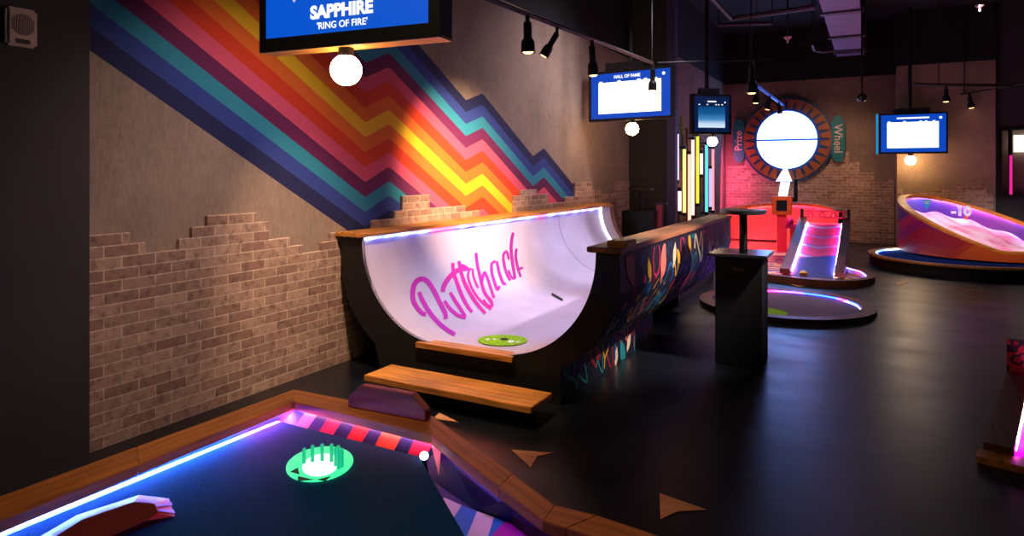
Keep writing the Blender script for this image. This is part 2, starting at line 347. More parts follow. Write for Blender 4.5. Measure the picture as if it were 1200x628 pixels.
# black end faces (front and middle) and outer shell
outL = [(-3.64, 1.0), (-3.635, .66), (-3.55, .45), (-3.42, .30), (-3.30, .20), (-3.25, .0)]
outR = [(-1.365, 1.0), (-1.36, .75), (-1.385, .66), (-1.427, .586), (-1.511, .443), (-1.569, .382), (-1.66, .30), (-1.763, .247), (-1.763, 0)]
def face_plate(y, pl_in, pl_out):
    n = len(pl_in); return [Vector((x, y, z)) for x, z in pl_in] + [Vector((x, y, z)) for x, z in pl_out[::-1]]
b_ = B(); b_.prism(face_plate(Y0, prof, [(-3.64, 1.0)] + outL[1:] + outR[::-1][0:]  if False else (outL + outR[::-1])), (0, .03, 0)); b_.done('front_panel', 'black', hp)
b_ = B(); b_.prism(face_plate(YM - .03, innR, outR[:-1] + [(-2.235, .255)]), (0, .03, 0)); b_.done('end_panel', 'black', hp)
b_ = B(); b_.prism(face_plate(Y1, innL + [(RR + .3, RC - R)], outL + [(RR + .3, 0)]), (0, .03, 0)); b_.done('end_panel', 'black', hp)
# left side outer shell + base
b_ = B(); b_.strip([[Vector((x, y, z)) for x, z in outL] for y in (Y0 + .03, Y1)]); b_.done('side_panel', 'black', hp)
b_ = B(); b_.strip([[Vector((RR + .3, y, z)) for z in (RC - R - .004, 0)] for y in (YM, Y1)]); b_.done('side_panel', 'black', hp)
# painted outer side: profile with arc length
YB = 5.87
mats = ['art_navy', 'art_teal', 'art_red', 'art_cream', 'art_yellow', 'art_magenta', 'art_blue', 'art_salmon']
for k, c in zip(mats, ((17, 14, 36), (22, 132, 138), (150, 30, 38), (236, 208, 176), (226, 160, 30), (196, 36, 92), (20, 84, 140), (226, 120, 100))): M[k] = flat(k, rgb(*c), .6, 0, .05)
outRs = outR[:-1]
b_ = B(); b_.strip([[Vector((x, Y0 + .03 + (YM - Y0 - .06) * j / 6, z)) for x, z in outRs] for j in range(7)]); side = b_.done('painted_side', 'art_navy', hp)
b_ = B(); b_.box((-1.80, Y0 + .03, 0), (-1.763, YB, .247)); base = b_.done('painted_base', 'art_navy', hp)
b_ = B(); b_.box((-2.3, YB, 0), (-2.25, YM - .04, .26)); b_.done('under_support', 'black', hp)
cum = [0]
for p, q_ in zip(outRs, outRs[1:]): cum.append(cum[-1] + math.dist(p, q_))
def onside(u, y, d=.003):                 # u = arc length down from the rail
    u = max(0, min(cum[-1] - 1e-4, u))
    for i in range(len(cum) - 1):
        if u <= cum[i + 1]: break
    t = (u - cum[i]) / (cum[i + 1] - cum[i]); a, c = outRs[i], outRs[i + 1]
    nx, nz = (a[1] - c[1]), (c[0] - a[0]); l = math.hypot(nx, nz)
    return Vector((a[0] + (c[0] - a[0]) * t + nx / l * d, y, a[1] + (c[1] - a[1]) * t + nz / l * d))
def doodle(kind, s, rnd):
    """list of (points, width) in a unit frame scaled by s"""
    V = lambda *a: [Vector(p) * s for p in a]
    if kind == 'Y': return [(V((-.5, .6), (-.25, .1), (0, -.2), (.05, -.7)), .13), (V((.5, .6), (.25, .15), (0, -.15)), .13)]
    if kind == 'S': return [(cr_spline(V((-.5, .3), (-.2, .6), (.0, .0), (.3, -.5), (.5, .0), (.6, .5)), 5), .13)]
    if kind == 'O': return [([Vector((math.cos(a) * .4, math.sin(a) * .6)) * s for a in (i * PI / 10 for i in range(21))], .12)]
    if kind == 'M': return [(cr_spline(V((-.6, -.4), (-.45, .5), (-.15, .1), (.1, .5), (.3, .0), (.6, -.4)), 5), .14)]
    if kind == 'Z': return [(V((-.6, .2), (-.3, .5), (-.1, .0), (.2, .4), (.4, -.1), (.6, .3)), .1)]
    if kind == 'L': return [([Vector((0, .6 - 1.2 * i / 10)) * s for i in range(11)], [max(.02, math.sin(PI * i / 10) * .55) for i in range(11)])]
    return [([Vector((0, .2 - .4 * i / 8)) * s for i in range(9)], [max(.03, math.sin(PI * i / 8) * .4) for i in range(9)])]
def paint(ulim, ylim, place, n, seed, smin, smax):
    rnd = random.Random(seed); by = {k: B() for k in mats[1:]}; grid = []
    for _ in range(n * 12):
        if len(grid) >= n: break
        u, y, s = rnd.uniform(ulim[0] + .04, ulim[1] - .04), rnd.uniform(ylim[0] + .07, ylim[1] - .07), rnd.uniform(smin, smax)
        if any(math.hypot(u - a, y - c) < (s + t) * .37 for a, c, t in grid): continue
        grid.append((u, y, s)); kk = rnd.choice('YSOMZLLDMO'); rot = rnd.uniform(-.7, .7); col = rnd.choice(mats[1:]); dd = .0025 + .0006 * rnd.random()
        for pts, w in doodle(kk, s, rnd):
            L, Rr = ribbon2d([Vector((p[0], p[1])) for p in pts], [x * s for x in w] if isinstance(w, list) else w * s)
            def pl(p):
                yy = y + p.x * math.cos(rot) - p.y * math.sin(rot); uu = u - (p.x * math.sin(rot) + p.y * math.cos(rot))
                return place(max(ulim[0], min(ulim[1], uu)), max(ylim[0], min(ylim[1], yy)), dd)
            by[col].strip([[pl(a), pl(c)] for a, c in zip(L, Rr)])
    return by
def merge(by, name, parent):
    b_ = B(); idx = []
    vs, fs, fm = [], [], []
    for k, q_ in by.items():
        off = len(vs); q_.bm.verts.index_update(); vs += [v.co.copy() for v in q_.bm.verts]
        for f in q_.bm.faces: fs.append([off + v.index for v in f.verts]); fm.append(mats.index(k))
        q_.bm.free()
    return mesh(name, vs, fs, mats, parent, fm=fm, fix=False)
merge(paint((0.03, cum[-1]), (Y0 + .04, YM - .05), onside, 330, 5, .14, .32), 'painted_doodles', side)
merge(paint((0.0, .25), (Y0 + .04, YB), lambda u, y, d: Vector((-1.763 + d, y, .247 - u)), 60, 9, .12, .24), 'painted_doodles', base)
# wooden rails
B().box((-3.68, Y0 - .03, 1.0), (RL - R + .02, Y1 + .02, 1.035)).done('top_rail', 'wood', hp, bevel=.005)
B().box((RR + R - .05, Y0 - .03, 1.0), (-1.345, YM, 1.035)).done('top_rail', 'railwood_y', hp, bevel=.005)
# led strips under the rails and round the far end
B().box((RL - R + .002, Y0 + .02, .978), (RL - R + .022, Y1 - .45, .998)).done('led_strip', 'led', hp)
B().box((RR + R - .014, Y0 + .05, .984), (RR + R - .002, YM - .05, .998)).done('led_strip', 'led_dim', hp)
LE = [(x + .015, z) for x, z in innL if z > .35]
b_ = B(); b_.tube([Vector((x, 8.87, z)) for x, z in LE], .012, 6); b_.done('led_strip', 'white_led', hp)
b_ = B(); b_.strip([[Vector((x + .03 * k, Y1 - .02, z)) for x, z in innL] for k in (0, 1, 2)]); b_.done('end_trim', 'darkwood', hp)
# wooden lip on the front and lettering
lx0, lx1 = PY(490, 400, Y0).x, PY(603, 419, Y0).x
B().box((lx0, Y0 - .035, .235), (lx1, Y0 + .09, .273)).done('front_lip', 'woodx', hp, bevel=.003)
def on_pipe(px, py, d=.003):
    """where a sight line meets the inside of the pipe"""
    D0 = 1.0; k = (px - 600) / F; dx = -S_ + C_ * k; dy = C_ + S_ * k; dz = -(py - HY) / F
    best = None
    for (xa, za), (xb, zb) in zip(prof, prof[1:]):
        ex, ez = xb - xa, zb - za; det = dx * (-ez) - dz * (-ex)
        if abs(det) < 1e-12: continue
        t = ((xa) * (-ez) - (za - H) * (-ex)) / det; u = (dx * (za - H) - dz * xa) / det
        if -1e-6 <= u <= 1 + 1e-6 and t > 0 and Y0 - .1 < dy * t < Y1: 
            if best is None or t > best[0]: best = (t, ex, ez)
    if best is None: return None
    t, ex, ez = best; l = math.hypot(ex, ez)
    return Vector((dx * t - ez / l * d, dy * t, H + dz * t + ex / l * d))
ST = [([(499.1, 368.8), (494.6, 367.2), (489.1, 361.6), (484.2, 352.7), (483.5, 342.7), (485.7, 332.7), (492.4, 327.1), (500.2, 329.3), (508.0, 340.5), (514.7, 353.8), (521.4, 367.2), (522.0, 374.3)], 6.0),
      ([(490.8, 342.2), (494.6, 351.6), (502.4, 365.0), (511.3, 376.1), (521.4, 385.0), (533.2, 392.4)], 5.6),
      ([(518.5, 342.2), (520.3, 334.9), (525.8, 326.0), (532.5, 319.3), (540.3, 315.5), (547.4, 315.1)], 6.0),
      ([(520.7, 352.7), (526.9, 361.6), (535.9, 369.4), (545.9, 372.6)], 4.5),
      ([(527.4, 342.7), (532.5, 351.6), (539.2, 361.6), (545.2, 371.2)], 4.5),
      ([(530.3, 308.1), (531.4, 319.3), (535.9, 332.7), (541.4, 347.1), (548.1, 359.4), (553.2, 366.1)], 4.5),
      ([(537.6, 305.9), (539.9, 318.2), (544.8, 332.7), (552.6, 347.1), (560.4, 358.3), (568.8, 367.7)], 4.5),
      ([(540.3, 310.6), (546.6, 313.7), (550.1, 317.3)], 4.0),
      ([(551.9, 314.2), (548.3, 321.5), (551.0, 333.8), (558.1, 346.7), (567.1, 356.7), (575.5, 363.2)], 2.9),
      ([(553.7, 314.6), (554.4, 323.1), (557.3, 331.5), (560.4, 337.8)], 2.9),
      ([(557.7, 296.3), (558.8, 308.1), (561.5, 320.4), (564.4, 332.7), (568.2, 343.8), (574.9, 352.7), (576.4, 358.7), (572.0, 358.7), (565.9, 351.6)], 4.0),
      ([(564.4, 332.7), (567.1, 319.5), (570.6, 324.9), (575.1, 338.2), (578.7, 349.4)], 3.6),
      ([(580.4, 306.1), (576.0, 309.7), (576.4, 320.4), (580.0, 332.7), (582.9, 339.6), (585.3, 334.9)], 3.6),
      ([(581.8, 306.1), (584.9, 319.5), (589.3, 331.5), (592.9, 332.9)], 3.6),
      ([(594.3, 294.1), (589.8, 298.6), (590.9, 311.5), (594.3, 322.6), (597.8, 328.9)], 3.3),
      ([(594.3, 295.4), (596.0, 304.4)], 2.9),
      ([(601.2, 272.5), (599.2, 282.5), (598.9, 295.9), (600.9, 310.4), (602.7, 322.6), (603.6, 326.6)], 3.8),
      ([(595.6, 316.4), (599.2, 324.9), (603.6, 327.1)], 2.9),
      ([(605.2, 291.4), (604.1, 300.3), (606.3, 312.6), (610.1, 324.9)], 3.3),
      ([(612.7, 313.7), (605.4, 316.4)], 3.1)]
b_ = B()
for pts, w in ST:
    s_ = cr_spline([Vector((x, y, 0)) for x, y in pts], 5); s2 = [Vector((p.x, p.y)) for p in s_]
    ww = [w * (.85 + .15 * math.sin(PI * i / max(1, len(s2) - 1))) for i in range(len(s2))]
    L, Rr = ribbon2d(s2, ww); rows = []
    for a, c in zip(L, Rr):
        A, Cc = on_pipe(a.x, a.y), on_pipe(c.x, c.y)
        if A and Cc: rows.append([A, Cc])
    b_.strip(rows)
m_, nt, b = newmat('magenta_lettering'); co, s = objco(nt)
r = ramp(nt, mth(nt, 'DIVIDE', mth(nt, 'SUBTRACT', s['Y'], 4.2), 2.4), [(0, rgb(188, 12, 190)), (.35, rgb(226, 14, 160)), (.6, rgb(170, 8, 170)), (1, rgb(150, 8, 150))]); nt.links.new(r.outputs[0], b.inputs['Base Color']); b.inputs['Roughness'].default_value = .6; M['lettering'] = m_; b_.done('script_lettering', 'lettering', hp)
# green putting target on the bottom
zb = RC - R + .004
c0 = P(589, 398, zb); 
el = [P(589 + 29 * math.cos(a), 399.3 + 6.2 * math.sin(a), zb) for a in (i * PI / 20 for i in range(40))]
M['lime'] = carpet('lime_turf', rgb(150, 200, 50), 120)
gm = B().prism(el, (0, 0, .006)).done('putting_target', 'lime', hp)
M['hole'] = flat('cup_dark', (.01, .01, .01, 1), .9); M['white'] = flat('white_paint', rgb(225, 240, 235), .5)
B().prism([P(591 + 5 * math.cos(a), 397.4 + 1.3 * math.sin(a), zb + .0065) for a in (i * PI / 8 for i in range(16))], (0, 0, .001)).done('cup', 'hole', gm)
b_ = B()
for cx, cy, r_ in ((571.5, 397.5, 2.6), (579.5, 397.3, 2.4), (599, 400.3, 4), (607, 400.6, 2.6)): b_.prism([P(cx + r_ * math.cos(a), cy + r_ * .36 * math.sin(a), zb + .0065) for a in (i * PI / 6 for i in range(12))], (0, 0, .001))
b_.done('white_marks', 'white', gm)
# narrow dark bar on the pipe skin
ps = [on_pipe(647, 344.5, .004), on_pipe(653, 348, .004), on_pipe(659, 351.5, .004)]
sl = B().strip([[on_pipe(647 + t * 13, 343.4 + t * 7.4, .004), on_pipe(646 + t * 13, 346 + t * 7.4, .004)] for t in (0, .25, .5, .75, 1)]).done('dark_bar', 'hole', hp)
# step in front
st = thing('step', 'long oiled wooden step in front of the black half pipe', 'step', (-2.3, 3.5, 0))
B().box((-2.995, 3.385, .10), (-1.735, 3.675, .14)).done('tread', 'woodx', st, bevel=.004)
B().box((-2.9, 3.50, 0), (-1.85, 3.66, .10)).done('riser', 'black', st)
# small block with yellow sticker on the near rail end
q = P(724, 290, 1.035); bl = thing('scoring_block', 'small wooden block with a yellow sticker on the near end of the half pipe rail', 'block', (q.x, q.y, 1.035))
B().box((q.x - .075, q.y, 1.035), (q.x + .055, q.y + .20, 1.075)).done('block', 'woodx', bl, bevel=.006)
M['sticker'] = flat('yellow_sticker', rgb(215, 195, 40), .5); M['blk'] = flat('ink', (.01, .01, .01, 1), .6)
s1 = B().prism([Vector((q.x - .01 + .055 * math.cos(a), q.y + .10 + .09 * math.sin(a), 1.076)) for a in (i * PI / 10 for i in range(20))], (0, 0, .002)).done('sticker', 'sticker', bl)
B().prism([Vector((q.x - .01 + .018 * math.cos(a), q.y + .10 + .02 * math.sin(a), 1.079)) for a in (i * PI / 6 for i in range(12))], (0, 0, .001)).done('dot', 'blk', s1)

# ================================================================ screens
def screen(name_label, A, Bp, ztop, depth, grp, layout, frame='black', under=None, bulb_at=.5, bulb_r=.07, bez=(.035, .03, .035, .035), bulb_mat='bulb'):
    """A, Bp: bottom-left / bottom-right of the front (3D)"""
    ux = (Bp - A); ux.z = 0; w = ux.length; ux.normalize(); nb = Vector((-ux.y, ux.x, 0)); uz = Vector((0, 0, 1)); h = ztop - A.z
    mid = A + ux * w / 2
    t = thing('hanging_screen', name_label, 'screen', (mid.x, mid.y, A.z), grp)
    def pt(x, y, z): return A + ux * x + nb * y + uz * z
    def bx(x0, x1, y0, y1, z0, z1): return [pt(x0, y0, z0), pt(x1, y0, z0), pt(x1, y1, z0), pt(x0, y1, z0), pt(x0, y0, z1), pt(x1, y0, z1), pt(x1, y1, z1), pt(x0, y1, z1)]
    B().hexa(bx(0, w, .012, depth, .012 if under else 0, h)).done('casing', frame, t)
    l, r_, bo, to = bez
    g = B(); g.hexa(bx(0, l, 0, .014, 0, h)).hexa(bx(w - r_, w, 0, .014, 0, h)).hexa(bx(l, w - r_, 0, .014, 0, bo)).hexa(bx(l, w - r_, 0, .014, h - to, h)); g.done('bezel', 'metal', t)
    if under: B().hexa(bx(.0, w, .014, depth, 0, .012)).done('underside', under, t)
    sw, sh = w - l - r_, h - bo - to
    pnl = B().hexa(bx(l, w - r_, .008, .011, bo, h - to)).done('display', layout[0], t)
    F2 = lambda u, v_, y=.006: pt(l + u * sw, y, bo + v_ * sh)
    for it in layout[1:]:
        if it[0] == 'rect': _, u0, u1, v0, v1, mt = it[:6]; B().prism([F2(u0, v0), F2(u1, v0), F2(u1, v1), F2(u0, v1)], nb * .001).done('panel', mt, pnl)
        elif it[0] == 'poly': B().prism([F2(u, v_) for u, v_ in it[1]], nb * .001).done('icon', it[2], pnl)
        elif it[0] == 'disc': B().prism([F2(it[1] + it[3] * math.cos(a) * sh / sw, it[2] + it[3] * math.sin(a)) for a in (i * PI / 12 for i in range(24))], nb * .001).done('icon', it[4], pnl)
        elif it[0] == 'text': _, s, u, v_, sz, bold = it[:6]; text('caption', s, sz * sh, 'screen_text', pnl, F2(u, v_, .004), ux, uz, bold * sh * sz, .0005)
    # globe lamp
    bc = pt(w * bulb_at, depth * .5, -.03 - bulb_r)
    lamp = B().ball(bc, bulb_r).done('globe_bulb', bulb_mat, t, True)
    B().tube([pt(w * bulb_at, depth * .5, 0), pt(w * bulb_at, depth * .5, -.045)], bulb_r * .5, 16).done('lamp_holder', 'metal', t)
    return t, pt, bc, w, h, lamp
scr_text = 'screen_text'
A = PD(304, 62, 3.2); Bp = P(515, 43, A.z)
t1, pt, b1, w, h, _ = screen('nearest hanging screen, blue, reading SAPPHIRE, in front of the striped mural', A, Bp, A.z + .62, .115, None,
    ['screen_blue', ('text', 'SAPPHIRE', .49, .19, .158, .045), ('text', "'RING OF FIRE'", .495, .068, .085, .012), ('poly', [(.12, .46), (.19, .56), (.26, .46), (.19, .31)], 'lilac_gem'), ('disc', .49, .345, .04, 'screen_text')],
    under='woodx', bulb_at=.47, bulb_r=.073, bez=(.035, .055, .065, .035))
B().tube([pt(w / 2, .06, h), pt(w / 2, .06, 4.7 - A.z)], .025).done('drop_pole', 'metal', t1)
def cols(y, us): return [('rect', u - .022, u + .022, y, y + .022, 'screen_text') for u in us]
HF = lambda title: ['screen_blue2', ('rect', .10, .89, .11, .80, 'screen_white')] + cols(.81, (.13, .37, .62, .70, .82)) + title + [('disc', .92, .90, .035, 'screen_text')]
A = P(690, 143, 2.22); Bp = P(788, 138, 2.22)
t2, pt, b2, w, h, _ = screen('blue hanging screen with HALL OF FAME board, above the far end of the half pipe', A, Bp, 2.92, .10, None,
    HF([('text', 'HALL OF FAME', .47, .91, .095, .03)]), bulb_at=.52, bulb_r=.09, bulb_mat='bulb_hi')
B().hexa([pt(x, y, z) for z in (h, h + .11) for x, y in ((.25, .02), (.8, .02), (.8, .1), (.25, .1))]).done('mount_bar', 'metal', t2)
B().tube([pt(w / 2, .06, h), pt(w / 2, .06, 4.7 - A.z)], .028).done('drop_pole', 'metal', t2)
A = P(811, 157, 2.07); Bp = P(857, 157.5, 2.07); Bp.z = A.z
M['grad'] = None
m, nt, b = newmat('fading_list'); co, s = objco(nt); zz = mth(nt, 'DIVIDE', mth(nt, 'SUBTRACT', s['Z'], 2.12), .42)
r = ramp(nt, zz, [(0, rgb(235, 245, 255)), (.25, rgb(200, 225, 250)), (.40, rgb(70, 140, 200)), (.62, rgb(15, 90, 150)), (.95, rgb(0, 60, 120))]); nt.links.new(r.outputs[0], b.inputs['Emission Color']); b.inputs['Emission Strength'].default_value = .95; b.inputs['Base Color'].default_value = (0, 0, 0, 1); M['grad'] = m
t3, pt, b3, w, h, _ = screen('small dim blue hanging screen left of the prize wheel', A, Bp, PD(811, 113, (A.xy.length)).z, .09, None,
    ['dim_blue', ('rect', .12, .88, .12, .72, 'grad'), ('rect', .38, .63, .84, .875, 'screen_text'), ('disc', .88, .84, .022, 'screen_text')] + cols(.76, (.15, .38, .62, .70, .80)), bulb_at=.55, bulb_r=.075)
B().hexa([pt(x, y, z) for z in (h, h + .09) for x, y in ((.14, .02), (.45, .02), (.45, .1), (.14, .1))]).done('mount_bar', 'metal', t3)
B().tube([pt(w * .42, .06, h), pt(w * .42, .06, 4.7 - A.z)], .03).done('drop_pole', 'metal', t3)
YT4 = 14.82; zb4 = PY(1070, 180, YT4).z
A = PY(1030, 180, YT4); Bp = PY(1111, 180, YT4); A.z = Bp.z = zb4
t4, pt, b4, w, h, _ = screen('blue and white hanging screen on a ceiling pole at the right, over the brick pillar', A, Bp, PY(1070, 132, YT4).z, .12, None,
    HF([('rect', .25, .75, .89, .93, 'screen_text')]), bulb_at=.47, bulb_r=.095, bulb_mat='bulb_hi')
B().hexa([pt(x, y, z) for z in (h, h + .09) for x, y in ((.25, .02), (.85, .02), (.85, .1), (.25, .1))]).done('mount_bar', 'metal', t4)
B().tube([pt(w * .46, .06, h), pt(w * .46, .06, 4.7 - A.z)], .035).done('drop_pole', 'metal', t4)
B().hexa([pt(x, y, z) for z in (0, h) for x, y in ((-.05, .0), (-.012, .0), (-.012, .1), (-.05, .1))]).done('blue_lit_edge', glow('cyan_side', rgb(0, 150, 215), .9), t4)  # blue light on the screen's left edge, put in as emission

# ================================================================ wall speaker plate
ws = thing('wall_speaker', 'small ivory wall speaker with round grille, high on the dark wall at the left', 'speaker', (-3.5, 1.58, 2.1))
ya, yb_ = PX(3.5, 30, -3.5).y, PX(40.5, 30, -3.5).y; za, zb_ = 2.085, 2.265; yc, zc = (ya + yb_) / 2, (za + zb_) / 2
B().box((-3.5, ya, za), (-3.465, yb_, zb_)).done('plate', 'plate', ws, bevel=.012)
b_ = B()
for i in range(-5, 6):
    yy = yc + i * .0085; hh = math.sqrt(max(0, .05 ** 2 - (i * .0085) ** 2)) * 1.0
    if hh > .006: b_.box((-3.466, yy - .0022, zc + .012 - hh), (-3.463, yy + .0022, zc + .012 + hh))
b_.done('grille', flat('grille', rgb(96, 76, 80), .6), ws)
B().box((-3.466, yc - .03, za + .014), (-3.463, yc + .03, za + .034)).done('badge', flat('badge', rgb(60, 46, 56), .6), ws)

# ================================================================ track lights
tr = [P(480, -37, 2.85), P(575, 0.5, 2.85), P(764, 73.5, 2.85)]
tk = B().tube([tr[0], tr[2]], .022, 4).done('track_rail', 'metal'); tag(tk, 'long black lighting track running beside the mural wall below the ceiling', 'track')
tk2 = B().tube([tr[2] + Vector((.05, .05, 0)), P(905, 69.5, 2.85)], .012, 4).done('track_rail', 'metal'); tag(tk2, 'thin black track crossing the room above the small blue screen', 'track')
tk3 = B().tube([P(1072, 99, 3.0), P(1260, 101, 3.0)], .025, 4).done('track_rail', 'metal'); tag(tk3, 'black lighting track at the upper right beside the pillar', 'track')
tk4 = B().tube([P(1117, 112, 3.0), P(1260, 88, 3.0)], .014, 4).done('track_rail', 'metal'); tag(tk4, 'thinner slanting track just below the upper right track', 'track')
def hanger(o, p, name='drop_rod'): B().tube([p, (p.x, p.y, 4.7)], .008, 6).done(name, 'metal', o)
for o, ps_ in ((tk, (tr[1], tr[2])), (tk2, (P(880, 70.5, 2.85),)), (tk3, (P(1100, 99.3, 3.0),)), (tk4, (P(1130, 109.8, 3.0),))):
    for p in ps_: hanger(o, p)
M['warm_lens'] = glow('warm_lens', rgb(255, 205, 130), 5); M['cool_lens'] = glow('cool_lens', rgb(200, 215, 255), 1.2)
def spotlight(top, L, aim, r, label, lens='warm_lens'):
    t = thing('track_spotlight', label, 'spotlight', top, 'spotlights on the ceiling tracks')
    aim = Vector(aim).normalized(); q1 = top + Vector((0, 0, -.07))
    B().tube([top, q1], r * .35, 8).done('stem', 'metal', t)
    B().tube([q1, q1 + aim * L * .6], r * .62, 16).done('body', 'metal', t)
    B().tube([q1 + aim * L * .55, q1 + aim * L * .66, q1 + aim * L], [r * .8, r, r * 1.05], 20, False).done('shade', 'metal', t)
    B().tube([q1 + aim * L * .97, q1 + aim * L * 1.0], [r * 1.06, r * 1.08], 20, False).done('rim', 'chrome', t)
    B().tube([q1 + aim * L * .97, q1 + aim * L * 1.02], [r * .85, r * .5], 16).done('lens', lens, t)
    return t
def on_track(px): # point on first track at given px
    d = tr[2] - tr[0]; best = min((abs(600 + F * ((C_ * p.x + S_ * p.y) / (-S_ * p.x + C_ * p.y)) - px), i) for i, p in ((i, tr[0] + d * i / 400) for i in range(401)))[1]; return tr[0] + d * best / 400
spotlight(on_track(618.5), .26, (.02, 0, -1), .058, 'upright black spotlight, leftmost on the track by the mural')
spotlight(on_track(653), .24, (-.5, -.15, -.85), .045, 'black spotlight tilted down left, second from left on the mural track')
spotlight(on_track(693.5), .30, (.05, .02, -1), .055, 'black spotlight just above the left corner of the HALL OF FAME screen')
spotlight(P(765, 75, 2.85), .26, (-.02, 0, -1), .05, 'black spotlight hanging in front of the HALL OF FAME screen')
spotlight(P(881, 70.5, 2.85), .33, (0, 0, -1), .062, 'black spotlight highest above the left of the prize wheel')
p8 = P(886.5, 99, 3.0)
spotlight(p8, .25, (-.05, 0, -1), .06, 'black spotlight with bright rim below the highest one, left of the prize wheel')
spotlight(P(902, 111, 3.0), .22, (-.2, 0, -1), .06, 'small black spotlight overlapping the upper left rim of the prize wheel')
spotlight(P(913, 118.5, 3.0), .2, (.1, 0, -1), .05, 'small black spotlight touching the top of the bright wheel disc')
spotlight(P(1108.5, 99.5, 3.0), .22, (0, 0, -1), .06, 'spotlight with a glowing warm tip, under the upper right track')
spotlight(P(1136, 108.8, 3.0), .22, (.15, 0, -1), .06, 'rightmost black spotlight beside the pillar edge')
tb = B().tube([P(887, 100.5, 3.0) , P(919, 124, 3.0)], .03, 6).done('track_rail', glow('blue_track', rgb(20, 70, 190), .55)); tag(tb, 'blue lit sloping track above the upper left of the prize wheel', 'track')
for p in (P(887, 100.5, 3.0), P(919, 124, 3.0)): hanger(tb, p)
pc = PD(1010, 114.5, 9.5); pd = thing('pendant_camera', 'small shiny black globe hanging on a thin rod right of the prize wheel', 'camera', (pc.x, pc.y, pc.z))
B().ball(pc, .065).done('globe', flat('gloss_black', (.02, .02, .025, 1), .08), pd, True); B().tube([pc + Vector((0, 0, .05)), (pc.x, pc.y, 4.7)], .012, 8).done('rod', 'metal', pd)
# ceiling services
M['duct'] = flat('pale_duct', rgb(128, 104, 140), .6, 0, .06, 4); M['pipep'] = flat('purple_pipe', rgb(70, 40, 60), .5)
dz = 3.9; d0, d1 = P(960, 0, dz), P(1008, 0, dz); dend = P(985, 70, dz)
dx0, dx1 = -.66, -.16
du = thing('ceiling_duct', 'pale lilac ceiling duct with dark straps running towards the back wall', 'duct', (-.4, 8, dz))
B().box((dx0, 7.5, dz), (dx1, 15.2, dz + .25)).done('duct_body', 'duct', du)
for yy in (9.3, 10.9, 12.9, 14.6): B().box((dx0 - .04, yy, dz - .03), (dx1 + .04, yy + .14, dz - .001)).box((dx0 - .045, yy, dz), (dx0 - .005, yy + .14, 4.7)).box((dx1 + .005, yy, dz), (dx1 + .045, yy + .14, 4.7)).done('strap', 'pipep', du)
def pipe(label, pts, r, mat='pipep'):
    o = B().tube(pts, r, 10).done('ceiling_pipe', mat); tag(o, label, 'pipe')
    for p in (pts[0], pts[-1]): B().tube([p, (p.x, p.y, 4.7)], .01, 6).done('hanger', 'metal', o)
pipe('purplish pipe angled like a shallow V at the top centre of the ceiling', [P(829, -8, 3.7), P(857, 22, 3.7), P(955, 8, 3.7)], .035)
pipe('thin dark conduit crossing low in front of the pale duct', [P(952, 52, 3.7), P(954, 59, 3.7), P(963, 61, 3.7), P(1011, 58, 3.7)], .02)
pipe('long faint pipe across the dark ceiling below the V shaped pipe', [P(842, 29, 3.9), P(905, 27, 3.9)], .03)
def sprink(px, py, label):
    p = PD(px, py, 9.0); t = thing('ceiling_sprinkler', label, 'sprinkler', (p.x, p.y, p.z), 'sprinkler heads')
    B().tube([p + Vector((0, 0, .03)), p], [.055, .03], 16).tube([p, p - Vector((0, 0, .05))], [.02, .012], 12).done('head', flat('rose_plastic', rgb(214, 140, 138), .5), t)
    B().tube([p + Vector((0, 0, .03)), (p.x, p.y, 4.7)], .012, 8).done('drop_pipe', 'metal', t)
sprink(923, 46, 'pink lit sprinkler head left of the ceiling duct'); sprink(1148, 9, 'pink lit sprinkler head at the very top right')

# ================================================================ round table on a cabinet
sd = thing('drink_stand', 'black cabinet with a small round raised table top, standing alone right of the half pipe', 'table', (-.91, 5.45, 0))
B().box((-1.089, 5.30, 0), (-.74, 5.62, .845)).done('cabinet', 'matblack', sd, bevel=.006)
B().box((-1.135, 5.25, .845), (-.70, 5.665, .87)).done('cabinet_top', flat('gloss_top', (.03, .03, .035, 1), .22), sd, bevel=.004)
B().box((-.96, 5.294, .74), (-.87, 5.300, .76)).done('badge', flat('bronze', rgb(90, 70, 60), .5), sd)
cx, cy = P(871, 247, 1.2).xy
B().tube([(cx, cy, .87), (cx, cy, 1.18)], .03, 20).done('pole', 'metal', sd, True)
B().tube([(cx, cy, 1.175), (cx, cy, 1.183), (cx, cy, 1.205), (cx, cy, 1.21)], [.15, .17, .172, .165], 40).done('round_top', flat('top_black', (.02, .02, .024, 1), .3), sd)

# ================================================================ near golf table
ZR = .25
gt = thing('mini_golf_table', 'large wood-edged mini golf green with glowing blue edges filling the near left corner', 'golf table', (-1.8, 1.8, 0))
# rail outline (outer / inner) – sampled from the place itself
oT = [P(-60, 603, ZR), P(345, 456, ZR), P(508, 487.5, ZR), P(601, 554.8, ZR), P(650.5, 591.5, ZR), P(700, 603.4, ZR), P(790, 633, ZR), P(860, 655, ZR)]
iT = [P(-60, 635, ZR), P(344, 470.5, ZR), P(505, 510, ZR), P(584.5, 571, ZR), P(637, 610, ZR), P(664, 618.5, ZR), P(742, 645, ZR), P(800, 668, ZR)]
for i in range(7):
    a, b2_, c, d = oT[i], oT[i + 1], iT[i + 1], iT[i]; dn = Vector((0, 0, -.045))
    if i in (0,):
        ks = [0, .43, 1]
    elif i == 1: ks = [0, 1]
    else: ks = [0, 1]
    for k0, k1 in zip(ks, ks[1:]):
        g0 = .0005
        A_, B_ = a.lerp(b2_, k0 + g0 * (k0 > 0)), a.lerp(b2_, k1 - g0 * 0); D_, C2 = d.lerp(c, k0 + g0 * (k0 > 0)), d.lerp(c, k1)
        localize(B().hexa([A_ + dn, B_ + dn, C2 + dn, D_ + dn, A_, B_, C2, D_]).done('edge_rail', 'railwood', gt, bevel=.003), A_, B_ - A_)
